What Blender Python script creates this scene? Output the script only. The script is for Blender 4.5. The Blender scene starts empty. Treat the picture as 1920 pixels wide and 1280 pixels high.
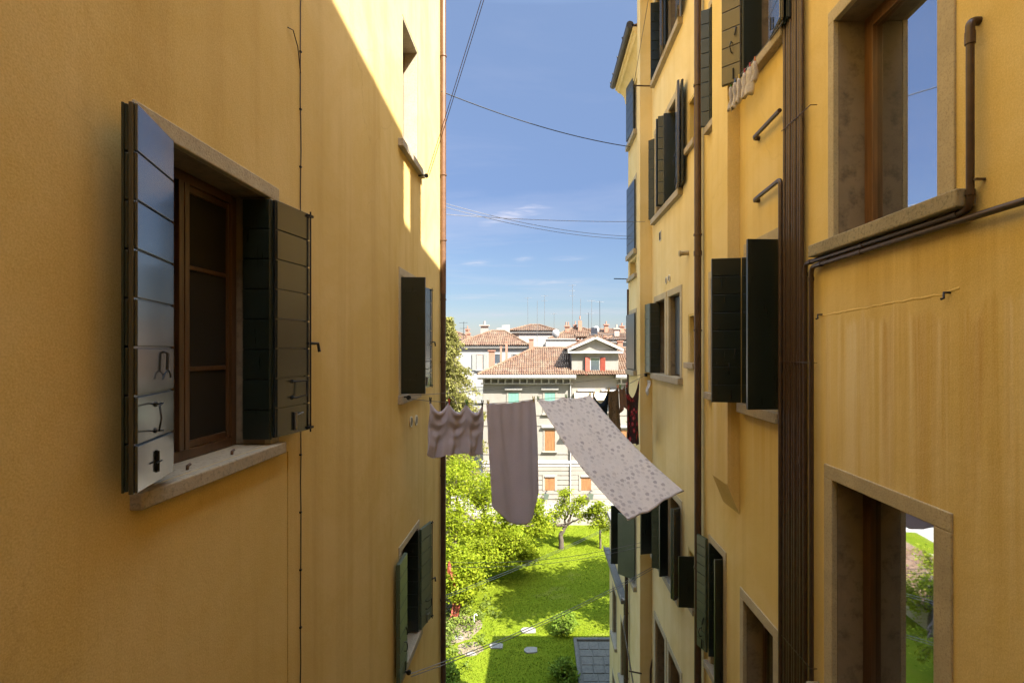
import bpy, math, random
import numpy as np
from mathutils import Vector, Matrix

random.seed(7)
C = bpy.context.scene.collection
PI = math.pi
GZ = -11.0            # the garden lies eleven metres below the eye
SUN = Vector((.66, -.615, 1.0)).normalized()   # towards the sun

# ------------------------------------------------------------------ helpers
class MB:
    def __init__(s):
        s.v = []; s.f = []; s.m = []; s.sm = []
    def add(s, vs, fs, mat=0, smooth=False):
        b = len(s.v); s.v += [tuple(p) for p in vs]
        for f in fs:
            s.f.append(tuple(b + i for i in f)); s.m.append(mat); s.sm.append(smooth)
        return s
    def quad(s, a, b, c, d, mat=0): return s.add([a, b, c, d], [(0, 1, 2, 3)], mat)
    def box(s, x0, x1, y0, y1, z0, z1, mat=0):
        v = [(x, y, z) for z in (z0, z1) for y in (y0, y1) for x in (x0, x1)]
        return s.add(v, [(0, 2, 3, 1), (4, 5, 7, 6), (0, 1, 5, 4), (2, 6, 7, 3), (0, 4, 6, 2), (1, 3, 7, 5)], mat)
    def obox(s, o, d, n, s0, s1, t0, t1, z0, z1, mat=0):
        v = [(o[0] + d[0]*a + n[0]*b, o[1] + d[1]*a + n[1]*b, z) for z in (z0, z1) for b in (t0, t1) for a in (s0, s1)]
        return s.add(v, [(0, 2, 3, 1), (4, 5, 7, 6), (0, 1, 5, 4), (2, 6, 7, 3), (0, 4, 6, 2), (1, 3, 7, 5)], mat)
    def tube(s, pts, r, n=8, mat=0, cap=True, taper=None):
        pts = [Vector(p) for p in pts]; k = len(pts); rings = []
        up = None
        for i, p in enumerate(pts):
            t = (pts[min(i+1, k-1)] - pts[max(i-1, 0)])
            if t.length < 1e-9: t = Vector((0, 0, 1))
            t.normalize()
            if up is None:
                up = Vector((0, 0, 1)) if abs(t.z) < .9 else Vector((1, 0, 0))
            a = t.cross(up)
            if a.length < 1e-6: a = t.cross(Vector((0.3, 1, .2)))
            a.normalize(); b = a.cross(t); up = b
            rr = r if taper is None else r + (taper - r)*i/(k-1)
            rings.append([p + (a*math.cos(2*PI*j/n) + b*math.sin(2*PI*j/n))*rr for j in range(n)])
        vs = [q for R in rings for q in R]; fs = []
        for i in range(k-1):
            for j in range(n):
                fs.append((i*n+j, i*n+(j+1) % n, (i+1)*n+(j+1) % n, (i+1)*n+j))
        s.add(vs, fs, mat, True)
        if cap:
            s.add(rings[0], [tuple(range(n))], mat); s.add(rings[-1], [tuple(range(n-1, -1, -1))], mat)
        return s
    def prism(s, poly, axis, a0, a1, mat=0):
        """poly = list of 2d points; axis 'x','y','z' is the extrusion axis"""
        def P(p, a):
            return {'x': (a, p[0], p[1]), 'y': (p[0], a, p[1]), 'z': (p[0], p[1], a)}[axis]
        n = len(poly)
        vs = [P(p, a0) for p in poly] + [P(p, a1) for p in poly]
        fs = [tuple(range(n-1, -1, -1)), tuple(range(n, 2*n))] + [(i, (i+1) % n, n+(i+1) % n, n+i) for i in range(n)]
        return s.add(vs, fs, mat)
    def sphere(s, c, r, n=10, m=6, mat=0, sc=(1, 1, 1)):
        vs = []; fs = []
        for i in range(m+1):
            th = PI*i/m
            for j in range(n):
                ph = 2*PI*j/n
                vs.append((c[0]+r*sc[0]*math.sin(th)*math.cos(ph), c[1]+r*sc[1]*math.sin(th)*math.sin(ph), c[2]+r*sc[2]*math.cos(th)))
        for i in range(m):
            for j in range(n):
                fs.append((i*n+j, (i+1)*n+j, (i+1)*n+(j+1) % n, i*n+(j+1) % n))
        return s.add(vs, fs, mat, True)
    def build(s, name, mats, parent=None, bevel=0, label=None, recalc=True):
        me = bpy.data.meshes.new(name)
        me.from_pydata(s.v, [], s.f)
        if not isinstance(mats, (list, tuple)): mats = [mats]
        for m in mats: me.materials.append(m)
        me.polygons.foreach_set('material_index', s.m)
        me.polygons.foreach_set('use_smooth', s.sm)
        me.update()
        if recalc:
            import bmesh
            bm = bmesh.new(); bm.from_mesh(me); bmesh.ops.recalc_face_normals(bm, faces=bm.faces); bm.to_mesh(me); bm.free()
        o = bpy.data.objects.new(name, me); C.objects.link(o)
        if parent is not None: adopt(o, parent)
        if bevel:
            b = o.modifiers.new('bevel', 'BEVEL'); b.width = bevel; b.segments = 2; b.limit_method = 'ANGLE'
        if label: o['label'] = label
        return o

def world_loc(p):
    m = Vector((0, 0, 0))
    while p is not None:
        m = m + p.location; p = p.parent
    return m

def adopt(o, parent):
    """parents are only ever translated, so children keep world coordinates"""
    o.parent = parent
    o.matrix_parent_inverse = Matrix.Translation(-parent_world(parent))

def parent_world(p):
    if p.parent is None: return Vector(p.location)
    return Vector((0, 0, 0))       # parts sit at the world origin in world space

def tag(o, label, cat, group=None, kind=None):
    o['label'] = label; o['category'] = cat
    if group: o['group'] = group
    if kind: o['kind'] = kind
    return o
def thing(name, label, cat, loc, group=None):
    o = bpy.data.objects.new(name, None); C.objects.link(o); o.location = loc
    o.empty_display_size = .2
    return tag(o, label, cat, group)
def structure(o, label=None, cat=None):
    o['kind'] = 'structure'
    if label: o['label'] = label
    if cat: o['category'] = cat
    return o

# ------------------------------------------------------------------ materials
class NT:
    def __init__(s, name):
        s.mat = bpy.data.materials.new(name); s.mat.use_nodes = True
        s.t = s.mat.node_tree; s.n = s.t.nodes; s.l = s.t.links
        s.n.clear()
        s.out = s.n.new('ShaderNodeOutputMaterial')
        s.bs = s.n.new('ShaderNodeBsdfPrincipled')
        s.l.new(s.bs.outputs[0], s.out.inputs[0])
    def new(s, t, **kw):
        n = s.n.new(t)
        for k, v in kw.items(): setattr(n, k, v)
        return n
    def link(s, a, b): s.l.new(a, b)
    def val(s, sock, v):
        if hasattr(v, 'node'): s.link(v, sock)
        else: sock.default_value = v
    def math(s, op, a, b=None, c=None, clamp=False):
        n = s.new('ShaderNodeMath', operation=op); n.use_clamp = clamp
        s.val(n.inputs[0], a)
        if b is not None: s.val(n.inputs[1], b)
        if c is not None: s.val(n.inputs[2], c)
        return n.outputs[0]
    def coord(s, which='Object', scale=(1, 1, 1)):
        tc = s.new('ShaderNodeTexCoord')
        if which == 'World':
            g = s.new('ShaderNodeNewGeometry'); src = g.outputs['Position']
        else: src = tc.outputs[which]
        m = s.new('ShaderNodeMapping'); m.inputs['Scale'].default_value = scale
        s.link(src, m.inputs['Vector']); return m.outputs[0]
    def noise(s, vec, scale, detail=4, rough=.55, dist=0):
        n = s.new('ShaderNodeTexNoise'); n.inputs['Scale'].default_value = scale
        n.inputs['Detail'].default_value = detail; n.inputs['Roughness'].default_value = rough
        n.inputs['Distortion'].default_value = dist
        s.link(vec, n.inputs['Vector']); return n.outputs['Fac']
    def ramp(s, fac, lo, hi, a=0., b=1.):
        n = s.new('ShaderNodeMapRange'); n.inputs[1].default_value = lo; n.inputs[2].default_value = hi
        n.inputs[3].default_value = a; n.inputs[4].default_value = b
        n.clamp = True; s.link(fac, n.inputs[0]); return n.outputs[0]
    def mix(s, fac, a, b, blend='MIX'):
        n = s.new('ShaderNodeMix', data_type='RGBA', blend_type=blend)
        s.val(n.inputs[0], fac)
        for i, v in ((6, a), (7, b)):
            if isinstance(v, tuple): n.inputs[i].default_value = (*v[:3], 1)
            else: s.link(v, n.inputs[i])
        return n.outputs[2]
    def color(s, c):
        if isinstance(c, tuple): s.bs.inputs['Base Color'].default_value = (*c[:3], 1)
        else: s.link(c, s.bs.inputs['Base Color'])
    def rough(s, r): s.val(s.bs.inputs['Roughness'], r)
    def bump(s, h, strength=.3, dist=.01, prev=None):
        b = s.new('ShaderNodeBump'); b.inputs['Strength'].default_value = strength; b.inputs['Distance'].default_value = dist
        s.link(h, b.inputs['Height'])
        if prev is not None: s.link(prev, b.inputs['Normal'])
        s.link(b.outputs[0], s.bs.inputs['Normal']); return b.outputs[0]

def mul(c, k): return tuple(x*k for x in c)

def stucco(name, base, dark, pale, stain=.35, grain=.25, streaks=False):
    m = NT(name); p = m.coord('World'); st = m.coord('World', (2.2, 2.2, .12)); st2 = m.coord('World', (7, 7, .25))
    n1 = m.ramp(m.noise(p, .75, 6, .65, .9), .38, .62)
    c = m.mix(m.math('MULTIPLY', n1, .8), base, pale)
    n2 = m.ramp(m.noise(st, 1.3, 5, .6, .3), .48, .78)
    c = m.mix(m.math('MULTIPLY', n2, stain), c, dark)
    n3 = m.ramp(m.noise(st2, 1.0, 4, .6), .52, .8)
    n3b = m.ramp(m.noise(p, .4, 2), .42, .62)
    c = m.mix(m.math('MULTIPLY', m.math('MULTIPLY', n3, n3b), stain*1.1), c, pale)
    n5 = m.ramp(m.noise(p, 1.6, 6, .65, .8), .6, .75)
    c = m.mix(m.math('MULTIPLY', n5, stain*.5), c, dark)
    if streaks:      # run-off streaks that start below the old groove and the sill
        sx = m.new('ShaderNodeSeparateXYZ'); m.link(p, sx.inputs[0]); z = sx.outputs[2]
        wob = m.math('MULTIPLY_ADD', m.noise(m.coord('World', (3, 3, .0)), 2.0, 3, .6), .5, -.25)
        zz = m.math('ADD', z, wob)
        mask = m.math('MULTIPLY', m.ramp(zz, .26, .20), m.ramp(zz, -1.9, -.1))
        s1 = m.ramp(m.noise(m.coord('World', (7, 7, .12)), 1.0, 5, .6, .2), .46, .64)
        s2 = m.ramp(m.noise(m.coord('World', (5, 5, .16)), 1.3, 5, .62, .3), .50, .68)
        c = m.mix(m.math('MULTIPLY', m.math('MULTIPLY', mask, s1), 1.0), c, (.72, .61, .39)); c = m.mix(m.math('MULTIPLY', m.math('MULTIPLY', mask, s2), .85), c, (.42, .225, .02))
        m2 = m.math('MULTIPLY', m.ramp(zz, .72, .62), m.ramp(zz, .2, .5)); c = m.mix(m.math('MULTIPLY', m.math('MULTIPLY', m2, s2), .5), c, (.40, .25, .07))
    crack = m.new('ShaderNodeTexVoronoi', feature='DISTANCE_TO_EDGE'); crack.inputs['Scale'].default_value = .55; 
    cv = m.new('ShaderNodeVectorMath', operation='ADD'); m.link(p, cv.inputs[0])
    cn = m.new('ShaderNodeTexNoise'); cn.inputs['Scale'].default_value = 2.2; cn.inputs['Detail'].default_value = 5; m.link(p, cn.inputs['Vector']); cs = m.new('ShaderNodeVectorMath', operation='SCALE'); cs.inputs['Scale'].default_value = .55; m.link(cn.outputs['Color'], cs.inputs[0]); m.link(cs.outputs[0], cv.inputs[1]); m.link(cv.outputs[0], crack.inputs['Vector'])
    cm = m.math('MULTIPLY', m.ramp(crack.outputs['Distance'], .0, .006, 1, 0), m.ramp(m.noise(p, .35, 3), .52, .62)); c = m.mix(m.math('MULTIPLY', cm, .22), c, mul(dark, .55))
    g = m.noise(p, 120, 3, .6); 
    c = m.mix(grain, c, m.mix(m.ramp(g, .35, .65), mul(base, .72), mul(pale, 1.12)))
    m.color(c); m.rough(.92); m.bs.inputs['Specular IOR Level'].default_value = .15
    b = m.bump(m.noise(p, 190, 3, .6), .14, .003)
    m.bump(m.noise(p, 2.2, 6, .62), .30, .03, b)
    return m.mat

def stone(name, base, dark, scale=60, bump=.5, rough=.85):
    m = NT(name); p = m.coord('World')
    c = m.mix(m.ramp(m.noise(p, 4, 5, .6), .35, .7), base, mul(base, .8))
    c = m.mix(m.math('MULTIPLY', m.ramp(m.noise(p, scale, 4, .7), .5, .68), .8), c, dark)
    c = m.mix(m.math('MULTIPLY', m.ramp(m.noise(p, 2.3, 5, .7, 1.), .55, .75), .45), c, dark)
    m.color(c); m.rough(rough); m.bump(m.noise(p, scale, 4, .7), bump, .006)
    return m.mat

def paint(name, base, rough=.35, var=.25, bump=.05, spec=.5, brush=(60, 60, 3)):
    m = NT(name); p = m.coord('World'); q = m.coord('World', brush)
    c = m.mix(m.ramp(m.noise(p, 2.5, 5, .6), .3, .75), base, mul(base, 1-var))
    c = m.mix(m.math('MULTIPLY', m.ramp(m.noise(q, 1.5, 3), .5, .8), .3), c, mul(base, 1.35))
    m.color(c); m.rough(m.ramp(m.noise(q, 1.2, 3), .2, .8, rough*.85, rough*1.2))
    m.bs.inputs['Specular IOR Level'].default_value = spec
    m.bump(m.noise(q, 2, 3), bump, .003)
    return m.mat

def wood(name, base, rough=.4, scale=(30, 30, 1.5)):
    m = NT(name); q = m.coord('World', scale)
    n = m.noise(q, 1.5, 5, .6, .4)
    c = m.mix(m.ramp(n, .3, .7), mul(base, .62), mul(base, 1.25))
    m.color(c); m.rough(rough); m.bump(n, .15, .003)
    return m.mat

def plain(name, base, rough=.6, metal=0, var=.2, scale=8, spec=.5):
    m = NT(name); p = m.coord('World')
    c = m.mix(m.ramp(m.noise(p, scale, 4, .6), .35, .7), base, mul(base, 1-var))
    m.color(c); m.rough(rough); m.bs.inputs['Metallic'].default_value = metal
    m.bs.inputs['Specular IOR Level'].default_value = spec
    return m.mat

def glass(name, base, refl, rough=.02, tint=(.9, .95, 1.)):
    m = NT(name); g = m.new('ShaderNodeBsdfGlossy'); g.inputs['Roughness'].default_value = rough
    g.inputs['Color'].default_value = (*tint, 1)
    mx = m.new('ShaderNodeMixShader')
    fr = m.new('ShaderNodeLayerWeight'); fr.inputs['Blend'].default_value = .35
    f = m.math('ADD', m.math('MULTIPLY', fr.outputs['Fresnel'], .5), refl, clamp=True)
    m.link(f, mx.inputs[0]); m.link(m.bs.outputs[0], mx.inputs[1]); m.link(g.outputs[0], mx.inputs[2])
    m.link(mx.outputs[0], m.out.inputs[0])
    m.color(base); m.rough(.7); m.bs.inputs['Specular IOR Level'].default_value = .2
    p = m.coord('World'); b = m.new('ShaderNodeBump'); b.inputs['Strength'].default_value = .02; b.inputs['Distance'].default_value = .01
    m.link(m.noise(p, 2.5, 2), b.inputs['Height']); m.link(b.outputs[0], g.inputs['Normal'])
    return m.mat

def leafmat(name, a, b, trans=.45, rough=.5):
    m = NT(name); g = m.new('ShaderNodeNewGeometry')
    c = m.mix(g.outputs['Random Per Island'], a, b)
    n = m.ramp(m.noise(m.coord('World'), 1.2, 3), .35, .65)
    c = m.mix(m.math('MULTIPLY', n, .45), c, mul(a, .6))
    m.color(c); m.rough(rough); m.bs.inputs['Specular IOR Level'].default_value = .05
    tr = m.new('ShaderNodeBsdfTranslucent'); m.link(c, tr.inputs['Color'])
    mx = m.new('ShaderNodeMixShader'); mx.inputs[0].default_value = trans
    m.link(m.bs.outputs[0], mx.inputs[1]); m.link(tr.outputs[0], mx.inputs[2]); m.link(mx.outputs[0], m.out.inputs[0])
    return m.mat

def tilemat(name, a, b, pale):
    m = NT(name); at = m.new('ShaderNodeAttribute', attribute_name='tile')
    c = m.mix(at.outputs['Fac'], a, b)
    p = m.coord('World')
    c = m.mix(m.math('MULTIPLY', m.ramp(m.noise(p, 1.3, 4, .7), .45, .65), .55), c, pale)
    c = m.mix(m.math('MULTIPLY', m.ramp(m.noise(p, 7, 3, .7), .58, .7), .6), c, mul(a, .35))
    m.color(c); m.rough(.85)
    return m.mat

M = {}
M['left'] = stucco('ochre_plaster_left', (.555, .38, .11), (.39, .24, .052), (.65, .475, .195), .7, .3)
M['right'] = stucco('ochre_plaster_right', (.61, .445, .14), (.44, .285, .065), (.68, .53, .25), .75, .3, True)
M['mid'] = stucco('pale_yellow_plaster', (.62, .47, .20), (.45, .31, .115), (.69, .56, .30), .55, .2)
M['stone'] = stone('istrian_stone', (.44, .36, .215), (.24, .19, .11), 75, .5)
M['sill'] = stone('sill_stone', (.36, .295, .195), (.17, .135, .085), 50, .6)
M['mossy'] = stone('mossy_sill_stone', (.30, .25, .15), (.10, .09, .045), 40, .8)
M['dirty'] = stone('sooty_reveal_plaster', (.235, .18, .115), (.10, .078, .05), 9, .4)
M['green'] = paint('dark_green_paint', (.011, .017, .012), .30, .3, .05, .6)
M['slate'] = paint('grey_green_gloss_paint', (.018, .021, .020), .23, .2, .03, 1.0)
M['light_green'] = paint('light_green_paint', (.075, .095, .055), .4, .3, .06, .5)  # lighter green than the dark shutter paint
M['olive'] = paint('olive_brown_paint', (.115, .092, .048), .35, .25, .05, .5)
M['bluegrey'] = paint('blue_grey_paint', (.04, .055, .065), .38, .3, .05, .4)
M['slate'].node_tree.nodes['Principled BSDF'].inputs['Coat Weight'].default_value = .6; M['slate'].node_tree.nodes['Principled BSDF'].inputs['Coat Roughness'].default_value = .12
M['iron'] = plain('black_iron', (.012, .011, .010), .45, .3)
M['steel'] = plain('dull_steel', (.30, .29, .27), .4, .9)
M['winwood'] = wood('varnished_window_wood', (.072, .036, .016), .3)
M['oakwood'] = wood('light_window_wood', (.16, .078, .03), .35)
M['dark_glass'] = glass('meshed_dark_glass', (.014, .012, .009), .03, .10, (.3, .28, .25))
M['glass'] = glass('reflecting_glass', (.016, .017, .016), .62, .02, (.85, .9, 1.))
M['pale_glass'] = glass('pale_reflection_glass', (.42, .40, .30), .05, .2)  # pale yellowish colour stands in for bright light reflected in the pane
M['green_glass'] = glass('greenish_glass', (.03, .045, .025), .30, .05)
M['pipe'] = plain('brown_painted_pipe', (.068, .041, .027), .34, .25, .3, 14)
M['downpipe'] = plain('brown_copper_downpipe', (.155, .082, .046), .4, .35, .3, 6)
M['downpipe_dark'] = plain('dark_brown_downpipe', (.085, .048, .030), .4, .3, .3, 6)
M['cable'] = plain('brown_cable', (.05, .032, .02), .6)
M['wire'] = plain('clothesline_wire', (.16, .15, .14), .5, .2)
M['gutter'] = plain('dark_copper_gutter', (.055, .046, .034), .5, .4)
M['lead'] = stone('lead_flashing', (.15, .14, .125), (.08, .075, .07), 20, .3, .6)
M['vent'] = plain('cream_vent', (.68, .62, .46), .5)
M['black'] = plain('vent_black', (.015, .013, .01), .8)
M['curtain'] = plain('pale_curtain', (.45, .47, .46), .8)
M['tile'] = tilemat('terracotta_tiles', (.074, .031, .013), (.135, .074, .036), (.15, .112, .068))
M['bark'] = stone('bark', (.085, .062, .042), (.03, .022, .015), 20, .9, .95)
M['leafA'] = leafmat('spring_leaves', (.15, .205, .008), (.31, .335, .024), .5)
M['leafB'] = leafmat('orchard_leaves', (.17, .215, .010), (.30, .33, .03), .5)
M['leafC'] = leafmat('shrub_leaves', (.11, .175, .018), (.205, .275, .036), .45)
M['needle'] = leafmat('spruce_needles', (.145, .14, .034), (.29, .265, .075), .4)

# ------------------------------------------------------------------ side-wall frame: u = distance ahead, w = out into the alley
class Wall:
    def __init__(s, c, sg): s.c = c; s.s = sg
    def box(s, mb, u0, u1, w0, w1, z0, z1, mat=0):
        xa, xb = sorted((s.c + s.s*w0, s.c + s.s*w1)); return mb.box(xa, xb, u0, u1, z0, z1, mat)
    def p(s, u, w, z): return (s.c + s.s*w, u, z)
LW = Wall(-1.75, 1); RW = Wall(2.2, -1)

def sheet(mb, W, u0, u1, z0, z1, holes, mat=0):
    us = sorted({u0, u1, *[h for q in holes for h in q[:2]]}); zs = sorted({z0, z1, *[h for q in holes for h in q[2:4]]})
    us = [u for u in us if u0 - 1e-9 <= u <= u1 + 1e-9]; zs = [z for z in zs if z0 - 1e-9 <= z <= z1 + 1e-9]
    for a, b in zip(us, us[1:]):
        for c, d in zip(zs, zs[1:]):
            um, zm = (a+b)/2, (c+d)/2
            if any(h[0] < um < h[1] and h[2] < zm < h[3] for h in holes): continue
            q = [W.p(a, 0, c), W.p(b, 0, c), W.p(b, 0, d), W.p(a, 0, d)]
            if W.s < 0: q.reverse()
            mb.quad(*q, mat)

def window(W, house, holes, y0, y1, z0, z1, depth=.22, jl=.11, jr=.11, lh=.09, sill=(.06, .078, .02), frame=M['winwood'],
           gl=M['dark_glass'], bars=(), surround=True, reveal=None, sillmat=None, mull=True, fw=.06, proud=.012, label=None, frontmat=None, ajar=0.):
    """a window = frame mesh; sub-parts: pane, surround, sill.  Opens a hole for itself in the wall."""
    reveal = reveal or M['dirty']; frontmat = frontmat or M['stone']
    if not surround: jl = jr = lh = .03
    holes.append((y0 - jl, y1 + jr, z0, z1 + lh))
    f = MB(); d0, d1 = -depth - .05, -depth
    W.box(f, y0, y0 + fw, d0, d1, z0, z1); W.box(f, y1 - fw, y1, d0, d1, z0, z1)
    W.box(f, y0 + fw, y1 - fw, d0, d1, z1 - fw, z1); W.box(f, y0 + fw, y1 - fw, d0, d1, z0, z0 + fw)
    ym = (y0 + y1)/2
    if mull:
        W.box(f, ym - .042, ym - .003, d0, d1 + .012, z0 + fw + .002, z1 - fw - .002); W.box(f, ym + .003, ym + .042, d0, d1 + .012, z0 + fw + .002, z1 - fw - .002)
        for (a, b) in ((y0 + fw, ym - .042), (ym + .042, y1 - fw)):     # casement stiles
            W.box(f, a + .001, a + .018, d0 + .006, d1 - .012, z0 + fw, z1 - fw); W.box(f, b - .018, b - .001, d0 + .006, d1 - .012, z0 + fw, z1 - fw)
            W.box(f, a + .03, b - .03, d0 + .006, d1 - .012, z0 + fw, z0 + fw + .04); W.box(f, a + .03, b - .03, d0 + .006, d1 - .012, z1 - fw - .04, z1 - fw)
            for zb in bars: W.box(f, a + .03, b - .03, d0 + .01, d1 - .016, zb - .013, zb + .013)
    else:
        for zb in bars: W.box(f, y0 + fw, y1 - fw, d0 + .01, d1 - .016, zb - .013, zb + .013)
    fo = f.build('window', frame, house, bevel=.004, label=label)
    g = MB(); q = [W.p(y0 + .01, -depth - .025 + ajar, z0 + .01), W.p(y1 - .01, -depth - .025 - ajar, z0 + .01), W.p(y1 - .01, -depth - .025 - ajar, z1 - .01), W.p(y0 + .01, -depth - .025 + ajar, z1 - .01)]
    if W.s < 0: q.reverse()
    g.quad(*q); g.build('pane', gl, fo, recalc=False)
    s = MB(); k = proud if surround else -.004; back = -depth - .08
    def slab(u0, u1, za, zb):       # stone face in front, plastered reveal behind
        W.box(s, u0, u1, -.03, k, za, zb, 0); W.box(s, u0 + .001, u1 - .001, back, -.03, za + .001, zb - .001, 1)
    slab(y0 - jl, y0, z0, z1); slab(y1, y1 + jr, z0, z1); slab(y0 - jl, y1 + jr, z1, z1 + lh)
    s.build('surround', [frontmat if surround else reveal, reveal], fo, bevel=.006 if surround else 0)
    if sill:
        pr, th, ex = sill; t = MB(); W.box(t, y0 - jl - ex, y1 + jr + ex, -depth - .02, pr, z0 - th, z0 - .002)
        t.build('sill', sillmat or M['sill'], fo, bevel=.008)
    return fo

def leaf(house, a, b, z0, z1, mat, n=8, side=1, plain_face=False, hardware=None, hinge=False, th=.034, label=None):
    """shutter leaf from plan point a to plan point b, horizontal planks on the face that looks to `side`"""
    a = Vector(a); b = Vector(b); d = (b - a); L = d.length; d.normalize(); nn = Vector((-d.y, d.x))*side
    m = MB(); h = (z1 - z0)/n; g = .004
    m.obox(a, d, nn, 0, L, -th/2, th/2 - .012, z0, z1)
    if plain_face:
        m.obox(a, d, nn, .004, L - .004, th/2 - .0115, th/2, z0 + .004, z1 - .004)
    else:
        for i in range(n): m.obox(a, d, nn, .003, L - .003, th/2 - .0115, th/2, z0 + i*h + g, z0 + (i+1)*h - g)
    o = m.build('shutter', mat, house, bevel=.003, label=label)
    P = lambda s, t, z: (a.x + d.x*s + nn.x*t, a.y + d.y*s + nn.y*t, z)
    f = th/2
    if hardware == 'near':
        q = MB()                                               # D handle on two round plates
        zc = z0 + h*1.48; q.tube([P(L*.55, f, zc + .052), P(L*.55, f + .028, zc + .056), P(L*.74, f + .04, zc + .052), P(L*.72, f + .045, zc), P(L*.75, f + .04, zc - .052), P(L*.55, f + .028, zc - .06), P(L*.55, f, zc - .063)], .0036, 8)
        for zz in (zc + .052, zc - .06): q.tube([P(L*.55, f - .002, zz), P(L*.55, f + .005, zz)], .011, 12)
        q.build('handle', M['iron'], o)
        q = MB(); zc = z0 + h*.47                              # slide bolt
        q.obox(P(L*.51, 0, 0), d, nn, .0, .010, f - .002, f + .004, zc - .045, zc + .05); q.tube([P(L*.522, f + .008, zc - .042), P(L*.522, f + .008, zc + .046)], .0042, 8)
        q.tube([P(L*.45, f + .010, zc), P(L*.62, f + .012, zc)], .0036, 8)
        q.build('bolt', M['iron'], o)
        q = MB(); zc = z0 + h*2.65                             # hanging catch
        q.tube([P(L*.32, f, zc + .05), P(L*.32, f + .016, zc + .042), P(L*.34, f + .016, zc - .03)], .006, 8)
        q.tube([P(L*.22, f + .014, zc - .065), P(L*.26, f + .016, zc - .045), P(L*.34, f + .018, zc - .032), P(L*.42, f + .018, zc - .045), P(L*.47, f + .016, zc - .07)], .0034, 8)
        q.build('catch', M['iron'], o)
    elif hardware == 'far':
        q = MB(); zc = z0 + h*1.6
        q.tube([P(L*.42, f, zc + .05), P(L*.42, f + .03, zc + .05), P(L*.7, f + .045, zc + .05), P(L*.68, f + .045, zc - .05), P(L*.42, f + .03, zc - .06), P(L*.42, f, zc - .06)], .005, 8)
        for zz in (zc + .05, zc - .06): q.tube([P(L*.42, f - .002, zz), P(L*.42, f + .005, zz)], .013, 10)
        q.build('handle', M['iron'], o)
        q = MB(); zc = z0 + h*.5; q.tube([P(L*.5, f + .012, zc - .07), P(L*.5, f + .012, zc + .05)], .011, 8); q.tube([P(L*.5, f + .014, zc + .03), P(L*.72, f + .014, zc + .04)], .005, 6)
        q.build('bolt', M['steel'], o)
        q = MB(); q.tube([P(L - .012, f + .012, z0 - .012), P(L - .012, f + .012, z1 + .01)], .006, 8)
        for zz in (z0 + .02, z1 - .02): q.obox(P(L - .03, 0, 0), d, nn, 0, .045, f - .002, f + .02, zz - .008, zz + .008)
        q.tube([P(L - .012, f + .012, z0 + h*3.2), P(L + .05, f + .03, z0 + h*3.2), P(L + .06, f + .035, z0 + h*3.2 - .06)], .011, 8)
        q.build('espagnolette_rod', M['iron'], o)
    elif hardware == 'small':
        q = MB(); zc = z0 + h*1.9
        q.tube([P(L*.42, f, zc + .05), P(L*.42, f + .03, zc + .05), P(L*.46, f + .045, zc), P(L*.42, f + .03, zc - .06), P(L*.42, f, zc - .06)], .006, 6)
        q.build('handle', M['iron'], o)
        q = MB(); q.tube([P(L*.22, f, zc + .2), P(L*.22, f + .02, zc + .15), P(L*.26, f + .02, zc + .11)], .008, 6); q.build('catch', M['iron'], o)
        q = MB(); q.tube([P(L*.35, f + .012, z0 + .03), P(L*.35, f + .012, z0 + .14)], .008, 6); q.build('bolt', M['iron'], o)
    if hinge:
        for zz in (z0 + .17, z1 - .17):
            q = MB(); q.obox(a, d, nn, .01, L*.62, f - .001, f + .004, zz - .012, zz + .012)
            for k in (.2, .4, .56): q.tube([P(L*k, f, zz), P(L*k, f + .008, zz)], .006, 6)
            q.build('strap_hinge', mat, o)
    return o

def pipe_part(house, pts, r, mat, name='drainpipe', clamps=(), couplings=(), n=12, label=None):
    m = MB(); m.tube(pts, r, n); o = m.build(name, mat, house, label=label)
    for c in clamps:
        q = MB(); a = Vector(c); q.tube([a - Vector((0, 0, .012)), a + Vector((0, 0, .012))], r*1.22, n)
        q.build('clamp', mat, o)
    for c in couplings:
        q = MB(); a = Vector(c); q.tube([a - Vector((0, 0, .03)), a + Vector((0, 0, .03))], r*1.18, n); q.build('coupling', mat, o)
    return o

def rbend(pts, r=.05, k=5):
    """round the corners of a polyline"""
    P = [Vector(p) for p in pts]; out = [P[0]]
    for i in range(1, len(P)-1):
        a = (P[i-1]-P[i]); b = (P[i+1]-P[i]); rr = min(r, a.length*.45, b.length*.45)
        A = P[i] + a.normalized()*rr; B = P[i] + b.normalized()*rr
        for j in range(k+1):
            t = j/k; out.append((1-t)**2*A + 2*t*(1-t)*P[i] + t*t*B)
    out.append(P[-1]); return out

def sag(a, b, s, n=24):
    a = Vector(a); b = Vector(b)
    return [a.lerp(b, i/n) - Vector((0, 0, s*4*(i/n)*(1-i/n))) for i in range(n+1)]
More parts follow.
